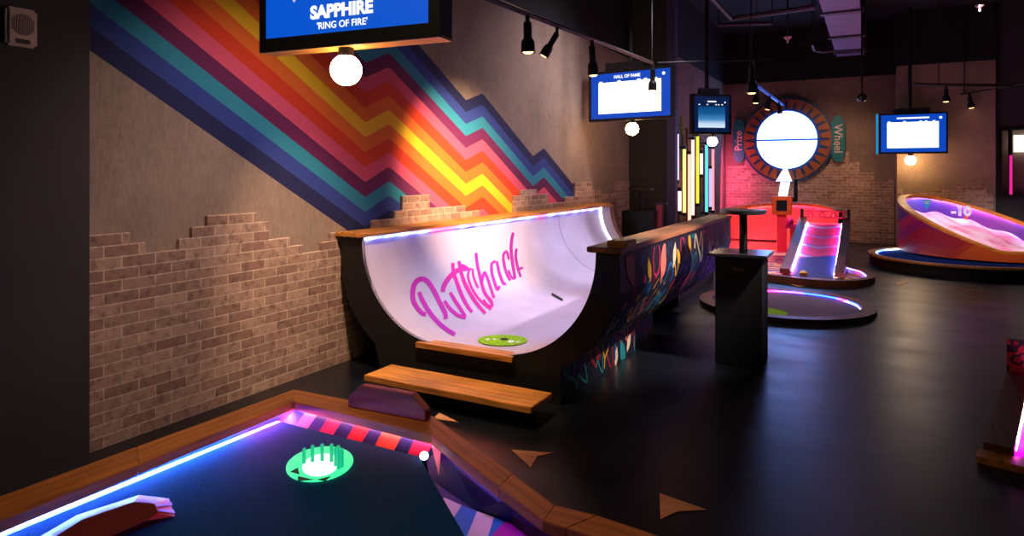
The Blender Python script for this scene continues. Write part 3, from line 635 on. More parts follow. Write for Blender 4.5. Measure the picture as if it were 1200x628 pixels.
# skirt
b_ = B()
sk = [p.copy() for p in oT]
for a, c, ia, ic in zip(oT, oT[1:], iT, iT[1:]):
    s0, s1_ = a.lerp(ia, .12), c.lerp(ic, .12); b_.hexa([Vector((s0.x, s0.y, 0)), Vector((s1_.x, s1_.y, 0)), Vector((*s1_.lerp(ic, .3).xy, 0)), Vector((*s0.lerp(ia, .3).xy, 0)), s0 - Vector((0, 0, .045)), s1_ - Vector((0, 0, .045)), s1_.lerp(ic, .3) - Vector((0, 0, .045)), s0.lerp(ia, .3) - Vector((0, 0, .045))])
b_.done('skirt', 'black', gt)
# carpet plateau
zc0, zc1 = .19, .165
cA, cB, cC, cD = P(-60, 648, zc0), P(325, 493, zc1), P(491, 535, zc1), P(548, 634, zc1); cE = P(600, 700, zc1 + .0)
b_ = B(); b_.prism([cA, cB, cC, cD, cE, P(-100, 720, zc0)], (0, 0, -.04)); b_.done('turf', 'teal_carpet', gt)
# navy inner walls behind turf on the left + striped far wall
M['white'] = flat('white_paint', rgb(225, 240, 235), .5)
b_ = B(); off_ = (cB - cA).normalized().cross(Vector((0, 0, 1))); b_.strip([[cA + Vector((0, 0, .001)), cA + off_ * .05 + Vector((0, 0, .001))], [cB + Vector((0, 0, .001)), cB + off_ * .03 + Vector((0, 0, .001))]]); b_.done('turf_glow_band', carpet('glow_turf', rgb(150, 165, 205), 260, .95, .3), gt)  # glow of the edge LED put into a pale strip of turf
M['navyin'] = flat('navy_paint', rgb(16, 34, 96), .5); M['bluein'] = flat('blue_paint', rgb(20, 60, 170), .5)
under = lambda p: p - Vector((0, 0, .045))
b_ = B(); b_.strip([[under(iT[0]) + Vector((-.06, -.0, .0)), cA + Vector((-.03, 0, -.03))], [under(iT[1]) + Vector((-.06, .05, 0)), cB + Vector((-.03, .03, -.03))]]); b_.done('inner_wall', 'bluein', gt)
names = [('bluein', 0), ('p_salmon', .07), ('navyin', .16), ('p_rose', .245), ('navyin', .345), ('p_red', .44), ('navyin', .545), ('p_orange', .63), ('navyin', .755), ('p_rose', .84), ('navyin', .95), (None, 1)]
for k, c in (('p_salmon', (240, 130, 130)), ('p_rose', (226, 40, 80)), ('p_red', (240, 36, 40)), ('p_orange', (250, 90, 50)), ('p_white', (236, 220, 230)), ('p_magenta', (190, 30, 170)), ('p_cyan', (30, 130, 220))): M[k] = flat(k, rgb(*c), .55, 0, .03)
ms = []; vs = []; fs = []; fm = []
tA, tB = under(iT[1]) + Vector((-.01, .05, .0)), under(iT[2]) + Vector((.03, .05, .0)); bA, bB = cB + Vector((-.01, .04, -.02)), Vector((*P(500, 541, .12).xy, .12))
for (n0, k0), (n1, k1) in zip(names, names[1:]):
    if n0 not in ms: ms.append(n0)
    o_ = len(vs); sh = .035
    vs += [tA.lerp(tB, k0), tA.lerp(tB, k1), bA.lerp(bB, min(1, k1 + sh if k1 < 1 else 1)), bA.lerp(bB, k0 + sh if k0 > 0 else 0)]; fs.append((o_, o_ + 1, o_ + 2, o_ + 3)); fm.append(ms.index(n0))
mesh('striped_wall', vs, fs, ms, gt, fm=fm)
# right-hand sunken part: inner wall, lower striped deck
ZL = .08
lo = [P(500, 541, ZL), P(522, 584, ZL), P(590, 609, ZL), P(642, 628, ZL), P(760, 672, ZL), P(560, 760, ZL)]
wt = [under(iT[i]) + Vector((.04, .04, 0)) for i in (2, 3, 4, 5, 6)]
wbp = [P(503, 560, ZL), P(560, 598, ZL), P(600, 612.5, ZL), P(642, 628, ZL), P(720, 657, ZL)]
b_ = B(); b_.strip([[a, c] for a, c in zip(wt, wbp)]); b_.done('inner_wall', 'navyin', gt)
w2 = [P(505, 511, ZR - .05), P(519, 521, ZR - .05), P(516, 556, .13)]
mesh('pink_wedge', [p + Vector((0.0, -.012, 0.0)) for p in w2], [(0, 1, 2)], 'p_salmon', gt)
mesh('inner_corner', [tB, wt[0], wbp[0], bB], [(0, 1, 2, 3)], 'navyin', gt)
# vertical drop below the turf edge
b_ = B(); b_.strip([[cC, Vector((cC.x, cC.y, ZL))], [cD, Vector((cD.x, cD.y, ZL))], [cE, Vector((cE.x, cE.y, ZL))]]); b_.done('drop_face', 'navyin', gt)
def deck(q4, mt): return [P(x, y, ZL) for x, y in q4]
dk = [('p_white', [(521, 583), (541, 592), (528, 612), (505, 640), (490, 600)]), ('p_cyan', [(541, 592), (559, 599), (545, 634), (520, 660), (505, 640), (528, 612)]), ('p_white', [(559, 599), (579, 606), (570, 634), (560, 670), (520, 660), (545, 634)]), ('p_cyan', [(579, 606), (591, 611), (574, 630), (570, 634)]), ('p_magenta', [(591, 611), (650, 631), (760, 672), (700, 720), (560, 670), (570, 634), (574, 630)])]
ms = []; vs = []; fs = []; fm = []
for mt, q4 in dk:
    if mt not in ms: ms.append(mt)
    o_ = len(vs); vs += deck(q4, mt); fs.append(tuple(range(o_, len(vs)))); fm.append(ms.index(mt))
mesh('lower_deck', vs, fs, ms, gt, fm=fm)
# corner pink wedge near far-left inside corner and leds
cw = [under(iT[1]) + Vector((-.06, .05, 0)), tA, bA, cB + Vector((-.03, .03, -.03))]
mesh('pink_corner', cw, [(0, 1, 2, 3)], 'p_rose', gt)
mesh('lower_base', [Vector((p.x + .04, p.y + .04, ZL - .003)) for p in iT[2:7]] + [Vector((cE.x, cE.y, ZL - .003)), Vector((cD.x, cD.y, ZL - .003)), Vector((cC.x, cC.y, ZL - .003))], [tuple(range(8))], 'navyin', gt)
lA, lB = cA + Vector((-.02, 0, .018)), cB + Vector((-.004, -.01, .02))
B().tube([under(iT[0]) + Vector((-.042, 0, -.004)), under(iT[1]) + Vector((-.042, -.0, -.004))], .004, 6).done('led_strip', 'led_blue', gt)
B().tube([under(iT[1]) + Vector((.02, .035, -.004)), under(iT[2]) + Vector((-.02, .035, -.004))], .004, 6).done('led_strip', ledmat('led_strip_red', [(.4, (1, .35, .4, 1)), (.6, (1, .3, .55, 1))], 60, 2), gt)
B().tube([under(iT[i]) + Vector((.028, .028, -.004)) for i in (2, 3, 4, 5, 6)], .004, 6).done('led_strip', ledmat('led_strip_violet', [(.4, (.2, .15, 1, 1)), (.6, (.7, .2, 1, 1))], 14, 2), gt)
# backstop block standing on the rail
q0, q1 = P(406, 477.5, ZR), P(497, 495.5, ZR); ux = (q1 - q0).normalized(); nb = Vector((-ux.y, ux.x, 0)); L = (q1 - q0).length
bs = [q0 + nb * .012, q0 + nb * .012 + Vector((0, 0, .055)), q0 + nb * .012 + ux * L * .17 + Vector((0, 0, .125)), q0 + nb * .012 + ux * L * .83 + Vector((0, 0, .125)), q1 + nb * .012 + Vector((0, 0, .055)), q1 + nb * .012]
o = B().prism(bs, nb * .05).done('wooden_backstop', 'redwood', bevel=.004); tag(o, 'dark reddish wooden backstop block with clipped corners on the far rail of the near green', 'backstop')
# glowing green target with seven pegs
zt = .168
tg = thing('target_cup', 'glowing green round target with upright green pegs on the near dark green', 'golf target', P(374, 546, zt))
def zturf(px, py):
    return .172
tc = P(374.5, 545, zturf(0, 0)); 
lens_ = [P(374.5 + 39.5 * math.cos(a), 544.5 + 20 * math.sin(a) - 5.0 * math.cos(a), .176) for a in (i * PI / 24 for i in range(48))]
M['green_glow'] = glow('green_glow', rgb(60, 235, 150), 1.3); M['green_hot'] = glow('green_hot', rgb(190, 255, 215), 2.2); M['peg'] = glow('peg_glow', rgb(20, 215, 150), .75); M['dkgreen'] = flat('dark_green', rgb(10, 90, 60), .5)
B().prism(lens_, (0, 0, .004)).done('lit_disc', 'green_glow', tg)
B().prism([P(376 + 22 * math.cos(a), 545 + 13 * math.sin(a) - 3 * math.cos(a), .1802) for a in (i * PI / 12 for i in range(24))], (0, 0, .002)).done('lit_centre', 'green_hot', tg)
for tri in ([(340, 553), (349, 548), (351, 556)], [(349, 558), (349, 564), (367, 562)], [(372, 562), (388, 558), (381, 564)]):
    B().prism([P(x, y, .183) for x, y in tri], (0, 0, .0012)).done('dark_triangle', 'dkgreen', tg)
for x, y0_, y1_ in ((356.5, 543, 525), (366.2, 541, 521.5), (377.5, 540, 520), (388.5, 541, 520), (396.5, 549, 522), (400.8, 547, 525.5), (393.5, 546, 524)):
    q = P(x, y0_, .18); D = -S_ * q.x + C_ * q.y; hgt = (y0_ - y1_) / F * D
    B().tube([q, q + Vector((0, 0, hgt * .93)), q + Vector((0, 0, hgt))], [.0085, .0085, .006], 12).done('peg', 'peg', tg, True)
# small white glowing sensor in the corner
q = P(497, 534, .185); o = B().ball(q, .021, .9).done('corner_light', glow('sensor', (.85, .95, 1, 1), 4)); tag(o, 'tiny white glowing light in the inner corner of the near green', 'light')
# red bumper on the turf at the bottom left
zt2 = .19
bo = [(41, 632), (90, 603.5), (163, 580), (198, 584), (205, 605), (140, 629), (120, 640), (60, 660), (20, 650)]
to = [(59, 632), (96, 609), (157, 588), (181, 590), (185, 601), (172, 610), (128, 629), (90, 645), (50, 645)]
zb2 = zt2
lo_ = [P(x, y, zb2) for x, y in bo]; hi_ = [P(x, y, zb2 + .045) for x, y in to]
vs = lo_ + hi_; n = len(lo_); fs = [(i, (i + 1) % n, n + (i + 1) % n, n + i) for i in range(n)] + [tuple(range(n, 2 * n))]
bu = thing('golf_bumper', 'low red faceted bumper with pink striped sides at the bottom left of the near green', 'bumper', (lo_[2].x, lo_[2].y, zb2))
mesh('bumper_body', vs, fs, ['p_white', 'p_rose', 'p_red', 'bumper_top'] if M.setdefault('bumper_top', flat('dark_red_unlit', rgb(110, 8, 12), .8)) else 0, bu, fm=[0, 0, 1, 2, 1, 1, 2, 1, 0, 3])  # top is a darker red because the edge LED misses it, shade in the colour
b_ = B()
for t_ in (.25, .7):
    a0, a1 = lo_[3].lerp(lo_[4], t_), hi_[3].lerp(hi_[4], t_); a2, a3 = lo_[3].lerp(lo_[4], t_ + .18), hi_[3].lerp(hi_[4], t_ + .18); off = Vector((.003, .001, .003))
    b_.prism([a0 + off, a2 + off, a3 + off, a1 + off], (.001, 0, .001))
b_.done('side_stripes', 'p_magenta', bu)

# ================================================================ floor arrows
M['inlay'] = wood('floor_inlay', rgb(190, 120, 84), rgb(240, 176, 134), 'X', .5)
for pts, lab in (([(515, 484), (537.5, 495), (520, 492.5), (508, 490.5)], 'small pale triangular floor arrow behind the corner of the near green'),
                 ([(599.5, 527.5), (648, 531), (629.5, 535), (622, 548.5)], 'orange brown floor arrow right of the near green rail'),
                 ([(773, 578.5), (828, 597.8), (794, 599.5), (774, 609)], 'orange brown floor arrow nearest the bottom edge'),
                 ([(1048, 331.5), (1064, 331), (1060, 332.6), (1052, 333.4)], 'tiny floor arrow in front of the low round platform, left one'),
                 ([(1131, 339.5), (1144, 340.8), (1136, 341.5), (1131, 341.2)], 'tiny floor arrow in front of the low round platform, right one'),
                 ([(926, 333.2), (944, 335.4), (934, 335.9), (930, 334.8)], 'tiny faint floor arrow between the round ring green and the far ramp')):
    o = B().prism([P(x, y, .0015) for x, y in pts], (0, 0, .003)).done('floor_arrow', 'inlay'); tag(o, lab, 'floor marking', 'floor arrows')

# ================================================================ ring green on the floor
c = Vector((-.87, 7.91)); ro, ri = .91, .77
rg = thing('ring_green', 'low round golf ring with wooden rim and blue lit edge, behind the black stand', 'golf green', (c.x, c.y, 0))
B().loopband([circ(c, ro, ro, 0), circ(c, ro, ro, .055), circ(c, ri, ri, .055), circ(c, ri, ri, .02)]).done('rim', 'darkwood', rg)
b_ = B(); b_.prism(circ(c, ri + .02, ri + .02, .005), (0, 0, .02)); b_.done('turf', 'grey_carpet', rg)
a0, a1 = math.radians(18), math.radians(150)
b_ = B(); b_.strip([[Vector((c.x + r_ * math.cos(a), c.y + r_ * math.sin(a), z_)) for r_, z_ in ((ri - .004, .03), (ri - .004, .048))] for a in (a0 + (a1 - a0) * i / 40 for i in range(41))]); b_.done('led_strip', ledmat('led_ring', [(.42, (.008, .03, 1, 1)), (.50, (.01, .05, 1, 1)), (.56, (1, .008, .30, 1)), (.62, (.008, .03, 1, 1))], 30, 1.1), rg)
b_ = B(); b_.strip([[Vector((c.x + r_ * math.cos(a), c.y + r_ * math.sin(a), z_)) for r_, z_ in ((ri - .02, .03), (ri - .016, .036))] for a in (math.radians(5 + 35 * i / 20) for i in range(21))]); b_.done('bright_led', 'white_led', rg)
q = P(893, 365.5, .028); B().tube([(q.x, q.y, .0255), (q.x, q.y, .0285)], .25, 40).done('target_spot', 'lime', rg)

# ================================================================ prize wheel
YWH = 15.84; wc = PY(922, 164, YWH); 
pw = thing('prize_wheel', 'big round prize wheel with bright white centre and orange wedges on the back wall', 'prize wheel', (wc.x, YWH, wc.z))
def disc(r0, r1, y0, y1, n=72):
    return [[Vector((wc.x + r * math.cos(a), y, wc.z + r * math.sin(a))) for a in (2 * PI * i / n for i in range(n))] for r, y in ((r1, y0), (r1, y1), (r0, y1), (r0, y0))]
R1, R0 = .955, .64
M['rimblue'] = flat('navy_rim', rgb(28, 62, 110), .5); M['wedge'] = wood('wedge_wood', rgb(120, 60, 30), rgb(165, 90, 46), 'Y', .5); M['tealp'] = flat('teal_plastic', rgb(16, 120, 122), .5)
B().loopband(disc(.02, R1, YWH + .03, YWH - .06)).done('backing', 'rimblue', pw)
nw = 28
for i in range(nw):
    a, e = 2 * PI * i / nw + .02, 2 * PI * (i + 1) / nw - .02; am = (a + e) / 2
    pl = [(R0 + .05, a + .035), (R1 - .13, a + .012), (R1 - .05, a - .019), (R1 - .05, am), (R1 - .05, e + .019), (R1 - .13, e - .012), (R0 + .05, e - .035), (R0 + .045, am)]
    B().prism([Vector((wc.x + r * math.cos(t_), YWH - .062, wc.z + r * math.sin(t_))) for r, t_ in pl], (0, -.02, 0)).done('wedge', 'wedge', pw)
M['wheel_white'] = glow('wheel_white', (.2, .36, 1, 1), 9)
def half(a0, a1, dz_): return [Vector((wc.x + (R0 - .02) * math.cos(a), YWH - .064, wc.z + dz_ + (R0 - .02) * math.sin(a))) for a in (a0 + (a1 - a0) * i / 30 for i in range(31))]
B().prism(half(0, PI, .02), (0, -.02, 0)).done('lit_face', 'wheel_white', pw); B().prism(half(PI, 2 * PI, -.02), (0, -.02, 0)).done('lit_face', 'wheel_white', pw)
for sx, word, rot in ((-1, 'Prize', 1), (1, 'Wheel', -1)):
    bx_ = PY(866 if sx < 0 else 982, 164, YWH - .05); hw, hh = .135, .5
    pl = [Vector((bx_.x + hw * math.copysign(abs(math.cos(a)) ** .8, math.cos(a)), YWH, wc.z + hh * math.copysign(abs(math.sin(a)) ** .55, math.sin(a)))) for a in (i * PI / 20 for i in range(40))]
    bd = B().prism(pl, (0, -.07, 0)).done('badge', 'tealp', pw)
    text('word', word, .23, flat('cream_letters_' + word, rgb(225, 200, 180), .5), bd, (bx_.x, YWH - .08, wc.z), (0, 0, 1 * rot), (-1 * rot, 0, 0), .002, .004)
# glowing arrow under the wheel on a black post
ya_ = 15.3
ar = thing('arrow_sign', 'white glowing bent arrow pointing up at the prize wheel', 'sign', (PY(920, 240, ya_).x, ya_, 0))
q = lambda x, y: PY(x, y, ya_)
M['arrow_glow'] = glow('arrow_glow', (.9, .88, 1, 1), 1.7)
B().prism([q(909, 212.5), q(928, 212.5), q(920.5, 193.5)], (0, .08, 0)).done('arrow_head', 'arrow_glow', ar)
B().prism([q(914.5, 213.5), q(925.5, 213.5), q(921, 236), q(911, 236)], (0, .08, 0)).done('arrow_shaft', 'arrow_glow', ar)
B().tube([(q(932, 236).x, ya_ + .04, 0), (q(932, 236).x, ya_ + .04, q(932, 210).z)], .045, 12).done('post', 'metal', ar)
B().prism([q(911, 232), q(934, 232), q(934, 240), q(911, 240)], (0, .06, 0)).done('bracket', 'metal', ar)

# ================================================================ red bowl, ramp, kiosk
cb_ = Vector((-1.42, 12.1))
rb = thing('red_bowl_green', 'bright red banked golf bowl with wooden rim below the prize wheel', 'golf green', (cb_.x, cb_.y, 0))
base_pts = [(-2.35, 11.2), (-2.1, 10.3), (-1.5, 9.82), (-1.0, 9.60), (-.62, 9.52), (-.22, 9.68), (0.02, 10.15), (-.06, 10.75), (-.30, 11.3), (-.36, 12.6), (-.7, 13.8), (-1.4, 14.3), (-2.1, 13.9), (-2.4, 12.6)]
bl_ = [Vector((p.x, p.y, 0)) for p in cr_spline([Vector((x, y, 0)) for x, y in base_pts], 6, True)]
cent = Vector((-1.25, 11.9, 0))
def inset(pl, d):
    out = []
    for i, p in enumerate(pl):
        t_ = (pl[(i + 1) % len(pl)] - pl[i - 1]).normalized(); nn = Vector((-t_.y, t_.x, 0))
        if (cent - p).dot(nn) < 0: nn = -nn
        out.append(p + nn * d)
    return out
bi_ = inset(bl_, .1)
Z = lambda pl, z: [Vector((p.x, p.y, z)) for p in pl]
B().loopband([Z(bl_, 0), Z(bl_, .085), Z(bi_, .085), Z(bi_, .02)]).done('base_rim', 'darkwood', rb)
m, nt, b = newmat('patterned_turf'); co, s = objco(nt); n = N(nt, 'ShaderNodeTexNoise', Scale=1.6, Detail=2.0, Distortion=1.0); nt.links.new(co, n.inputs['Vector'])
r = ramp(nt, n.outputs['Fac'], [(0, rgb(90, 70, 180)), (.38, rgb(250, 200, 150)), (.47, rgb(190, 70, 170)), (.52, rgb(240, 130, 60)), (.58, rgb(90, 40, 140)), (.64, rgb(220, 60, 120))], 'CONSTANT'); nt.links.new(r.outputs[0], b.inputs['Base Color']); M['patturf'] = m
B().tube([p + Vector((0, 0, .068)) for p in inset(bl_, .112)[24:48]], .005, 6).done('led_strip', ledmat('led_base', [(.42, (.15, .15, 1, 1)), (.52, (1, .1, .4, 1)), (.6, (1, .5, .4, 1))], 22, 1.6), rb)
b_ = B(); b_.prism(Z(inset(bl_, .09), .025), (0, 0, .02)); b_.done('turf', 'patturf', rb)
def zr(y): 
    t_ = max(0, min(1, (y - 11.0) / 1.6)); t_ = t_ * t_ * (3 - 2 * t_); return .1 + .68 * t_ + max(0, y - 12.6) * .055
M['bowl_red'] = flat('bowl_red', rgb(250, 84, 84), .45, 0, .03)
arc = circ(cb_, .98, 2.1, 0, 60, .42, PI + .35, True)
arc2 = circ(cb_, 1.06, 2.18, 0, 60, .42, PI + .35, True)
b_ = B(); rows = []
for p in arc:
    tp = zr(p.y); ctr = Vector((cb_.x, cb_.y, 0)); rows.append([Vector((p.x, p.y, tp)), Vector((p.x + (ctr.x - p.x) * .03, p.y + (ctr.y - p.y) * .03, .1 + (tp - .1) * .5)), Vector((p.x + (ctr.x - p.x) * .12, p.y + (ctr.y - p.y) * .12, .1 + (tp - .1) * .12)), Vector((p.x + (ctr.x - p.x) * .3, p.y + (ctr.y - p.y) * .3, .048))])
b_.strip(rows); b_.done('banked_wall', 'bowl_red', rb, True)
b_ = B(); b_.strip([[Vector((p.x, p.y, zr(p.y) - .0)), Vector((q_.x, q_.y, zr(p.y))), Vector((q_.x, q_.y, .0))] for p, q_ in zip(arc, arc2)]); b_.done('outer_wall', 'black', rb)
b_ = B()
inn2 = lambda p: (cb_.x + (p.x - cb_.x) * .94, cb_.y + (p.y - cb_.y) * .966)
inn = lambda p: (cb_.x + (p.x - cb_.x) * .93, cb_.y + (p.y - cb_.y) * .96)
rim_rows = [[Vector((*inn(p), zr(p.y) - .022)), Vector((*inn(p), zr(p.y) + .035)), Vector((q_.x, q_.y, zr(p.y) + .035)), Vector((q_.x, q_.y, zr(p.y) + .002)), Vector((*inn2(p), zr(p.y) + .002)), Vector((*inn2(p), zr(p.y) - .022)), Vector((*inn(p), zr(p.y) - .022))] for p, q_ in zip(arc, arc2)]
b_.strip(rim_rows); b_.done('rim', 'wood', rb)
B().tube([Vector((cb_.x + (p.x - cb_.x) * .975, cb_.y + (p.y - cb_.y) * .985, zr(p.y) - .006)) for p in arc[4:-4]], .006, 6).done('led_strip', 'led_pink', rb)
# ledge line in the bowl
B().box((-2.25, 12.0, .30), (-1.45, 12.06, .34)).done('ledge', 'p_rose', rb)
# ramp
rp = thing('chute_ramp', 'sloping pink and blue lit golf chute with wooden sides, right of the red bowl', 'ramp', (-.75, 9.9, 0))
ry0, ry1, rz0, rz1 = 9.92, 12.7, .05, .60; xl, xr = -1.02, -.46
sl_ = lambda t_: (ry0 + (ry1 - ry0) * t_, rz0 + (rz1 - rz0) * (t_ ** 1.15))
m, nt, b = newmat('chevron_bed'); co, s = objco(nt)
tri_ = mth(nt, 'MULTIPLY', mth(nt, 'ABSOLUTE', mth(nt, 'ADD', s['X'], .74)), -.55)
vy = mth(nt, 'FRACT', mth(nt, 'MULTIPLY', mth(nt, 'ADD', s['Y'], tri_), 1.9))
r = ramp(nt, vy, [(0, rgb(232, 20, 120)), (.55, rgb(170, 150, 220)), (.72, rgb(210, 20, 130)), (.9, rgb(240, 60, 120))], 'CONSTANT')
low = nt.nodes.new('ShaderNodeMix'); low.data_type = 'RGBA'; nt.links.new(mth(nt, 'LESS_THAN', mth(nt, 'ADD', s['Y'], mth(nt, 'MULTIPLY', s['X'], -.4)), 11.25), low.inputs[0]); nt.links.new(r.outputs[0], low.inputs[6]); low.inputs[7].default_value = rgb(30, 30, 120)
nt.links.new(low.outputs[2], b.inputs['Base Color']); b.inputs['Roughness'].default_value = .5; M['chev'] = m
pts_ = [sl_(i / 14) for i in range(15)]
b_ = B(); b_.strip([[Vector((xl, y, z)), Vector((xr, y, z))] for y, z in pts_]); b_.done('bed', 'chev', rp)
for xa, xb, nm in ((xl - .13, xl, 'a'), (xr, xr + .12, 'b')):
    b_ = B(); b_.prism([Vector((xa, y, z + .10)) for y, z in pts_] + [Vector((xa, y, max(.087, z - .08))) for y, z in pts_[::-1]] + [], (xb - xa, 0, 0)); b_.done('side_beam', 'darkwood', rp)
B().box((xl - .10, ry0 + .03, .045), (xl - .03, ry0 + .10, .09)).done('foot', 'p_red', rp)
for xx in (xl + .008, xr - .008): B().tube([Vector((xx, y, z + .02)) for y, z in pts_[1:]], .004, 6).done('led_strip', 'led_hot', rp)
B().box((xl, ry1 - .04, .045), (xr, ry1, .62)).done('back_board', 'bowl_red', rp)
tr_ = thing('truss_barrier', 'small dark red truss barrier across the top of the chute ramp', 'barrier', (-.74, ry1, .70))
b_ = B(); zt0, zt1 = .715, .80; B().box((xl - .09, ry1 - .02, .70), (xr + .09, ry1 + .02, .725)).done('lower_bar', 'p_dkred' if M.setdefault('p_dkred', flat('dark_red_metal', rgb(190, 24, 50), .4)) else 0, tr_)
B().box((xl - .09, ry1 - .02, .81), (xr + .09, ry1 + .02, .835)).done('upper_bar', 'p_dkred', tr_)
for i in range(9):
    xa = xl - .08 + i * (xr - xl + .16) / 8; B().tube([(xa, ry1, .72), (xa + (.04 if i % 2 else -.04) * (0 < i < 8), ry1, .815)], .016, 6).done('strut', 'p_dkred', tr_)
for xa in (xl - .11, xr + .07): B().box((xa, ry1 - .03, .702), (xa + .05, ry1 + .03, .86)).done('post', 'metal', tr_)
# kiosk on post
kq = PD(916, 241, 12.0); ki = thing('score_kiosk', 'small wooden box with a dark screen standing inside the red bowl', 'kiosk', (kq.x, kq.y, .05))
B().box((kq.x - .17, kq.y - .02, kq.z - .17), (kq.x + .17, kq.y + .12, kq.z + .17)).done('casing', flat('orange_wood', rgb(200, 84, 30), .5), ki, bevel=.01)
B().box((kq.x - .09, kq.y - .026, kq.z - .09), (kq.x + .09, kq.y - .019, kq.z + .10)).done('screen', flat('dark_screen', (.005, .005, .008, 1), .2), ki)
B().box((kq.x - .08, kq.y, .05), (kq.x + .08, kq.y + .09, kq.z - .17)).done('pedestal', 'p_rose', ki)
mp_ = PD(927, 261, 11.6); o = thing('pink_block', 'small pink bracket block inside the red bowl beside the chute', 'block', (mp_.x, mp_.y, .05))
B().box((mp_.x - .09, mp_.y - .05, mp_.z - .10), (mp_.x + .25, mp_.y + .05, mp_.z - .02)).ball(mp_ + Vector((-.02, 0, .02)), .07).done('head', flat('hot_pink', rgb(240, 20, 150), .4), o)
B().box((mp_.x - .02, mp_.y - .03, .045), (mp_.x + .2, mp_.y + .03, mp_.z - .10)).done('stand', 'bowl_red', o)
yq = P(941.5, 322, .075); o = thing('yellow_marker', 'small yellow topped marker block on the near edge of the far chute base', 'marker', (yq.x, yq.y, .045))
B().box((yq.x - .05, yq.y, .045), (yq.x + .05, yq.y + .1, .10)).done('block', 'darkwood', o, bevel=.008); B().tube([(yq.x, yq.y + .05, .10), (yq.x, yq.y + .05, .125)], [.05, .03], 16).done('cap', flat('yellow_cap', rgb(220, 170, 30), .4), o)

# ================================================================ neon tube wall
NT = [(793.5, 155, 213, (.78, .62, 1), 'violet white'), (802, 173, 251, (1, .82, .2), 'yellow, longest of the left group'), (796.5, 222, 249, (1, .85, .85), 'short pale pink, low on the left'), (808, 179, 262, (1, .5, .35), 'orange pink'),
      (812, 162, 254, (1, .6, .55), 'salmon'), (817.5, 158, 240, (.75, .75, .05), 'dull yellow'), (822, 178, 206, (1, .7, .85), 'short pale rose'), (828, 168, 250, (.1, .7, .65), 'teal'), (832.5, 196, 244, (.4, .35, .9), 'violet, right side low'), (835.5, 173, 248, (1, .25, .3), 'red, rightmost')]
XT = -2.93
for i, (px, y0_, y1_, c_, lab) in enumerate(NT):
    yq = PX(px, 200, XT).y; a, e = PX(px, y0_, XT), PX(px, y1_, XT)
    t = thing('neon_tube', lab + ' upright neon tube left of the pink brick', 'neon light', (XT, yq, e.z), 'vertical neon tubes on the partition')
    B().tube([a, e], .028, 10).done('glass_tube', glow('neon_%d' % i, (*c_, 1), 1.7 if min(c_) > .1 else 1.3), t, True)
    for z_ in (a.z, e.z): B().tube([(XT, yq, z_ + .03), (XT, yq, z_ - .03)], .033, 10).box((-3.03, yq - .015, z_ - .015), (XT, yq + .015, z_ + .015)).done('end_cap', 'metal', t)
OT = [(795, 219, 266, (150, 82, 20)), (800, 145, 200, (40, 120, 60)), (805, 150, 260, (120, 60, 20)), (815, 205, 262, (150, 70, 30)), (820, 160, 240, (120, 120, 20)), (825, 170, 250, (190, 60, 110)), (837.5, 178, 243, (150, 20, 40)), (793, 128, 152, (10, 160, 80)), (799.5, 137, 158, (150, 150, 20))]
for i, (px, y0_, y1_, c_) in enumerate(OT):
    a, e = PX(px, y0_, -2.98), PX(px, y1_, -2.98); o = B().tube([a, e], .022, 8).box((-3.03, a.y - .01, a.z - .03), (-2.98, a.y + .01, a.z - .01)).box((-3.03, a.y - .01, e.z + .01), (-2.98, a.y + .01, e.z + .03)).done('wall_tube', flat('tube_paint_%d' % i, rgb(*c_), .4))
    tag(o, ['unlit amber tube lowest beside the violet column', 'dim green tube high between the first neon tubes', 'long brown unlit tube behind the first neon tubes', 'rust coloured unlit tube low in the middle of the neons', 'olive unlit tube in the middle of the neons', 'rose unlit tube right of the middle neons', 'dark red unlit tube farthest right of the neons', 'short bright green tube highest of the neon wall', 'short yellow green tube high beside the green one'][i], 'tube', 'unlit tubes on the neon wall')

# ================================================================ tilted bowl "-10" and low platform at the right
bc_ = Vector(W(11.0, 8.05)); rr = 1.38
def rimz(x, y):
    D = -S_ * x + C_ * y; l = C_ * x + S_ * y; return max(.28, .88 - .188 * (l - 6.72) + .329 * (D - 11.3))
tb_ = thing('tilted_bowl_green', 'tilted round golf bowl with orange wooden rim, marked -10, at the right', 'golf green', (bc_.x, bc_.y, 0))
nn_ = 96
co_ = circ(bc_, rr, rr, 0, nn_); ci1 = circ(bc_, rr - .105, rr - .105, 0, nn_); ci_ = circ(bc_, rr - .12, rr - .12, 0, nn_); ci2 = circ(bc_, rr - .06, rr - .06, 0, nn_)
zz_ = lambda pl, dz_=0, ref=None: [Vector((p.x, p.y, rimz(*(ref or pl)[i].xy) + dz_)) for i, p in enumerate(pl)]
B().loopband([zz_(co_, 0), zz_(co_, .04), zz_(ci_, .04, co_), zz_(ci_, -.025, co_), zz_(ci1, -.025, co_), zz_(ci1, 0, co_)]).done('rim', wood('rim_orange', rgb(170, 88, 20), rgb(232, 146, 50), 'X'), tb_)
m, nt, b = newmat('bowl_outside'); co, s = objco(nt)
zg = mth(nt, 'MULTIPLY', mth(nt, 'PINGPONG', mth(nt, 'ADD', s['X'], .15), .42), .55)
vz = mth(nt, 'ADD', s['Z'], mth(nt, 'ADD', zg, mth(nt, 'MULTIPLY', mth(nt, 'ADD', s['X'], -.3), -.38)))
r = ramp(nt, vz, [(0, rgb(210, 84, 24)), (.08, rgb(186, 50, 22)), (.2, rgb(168, 20, 40)), (.45, rgb(150, 16, 90)), (.62, rgb(186, 20, 70)), (.78, rgb(84, 14, 110))], 'CONSTANT'); nt.links.new(r.outputs[0], b.inputs['Base Color']); b.inputs['Roughness'].default_value = .45; M['bowl_out'] = m
b_ = B(); g = [zz_(co_, 0), [Vector((p.x, p.y, .16)) for p in co_]]
b_.strip([[a, c] for a, c in zip(*g)], True); b_.done('outer_wall', 'bowl_out', tb_, True)
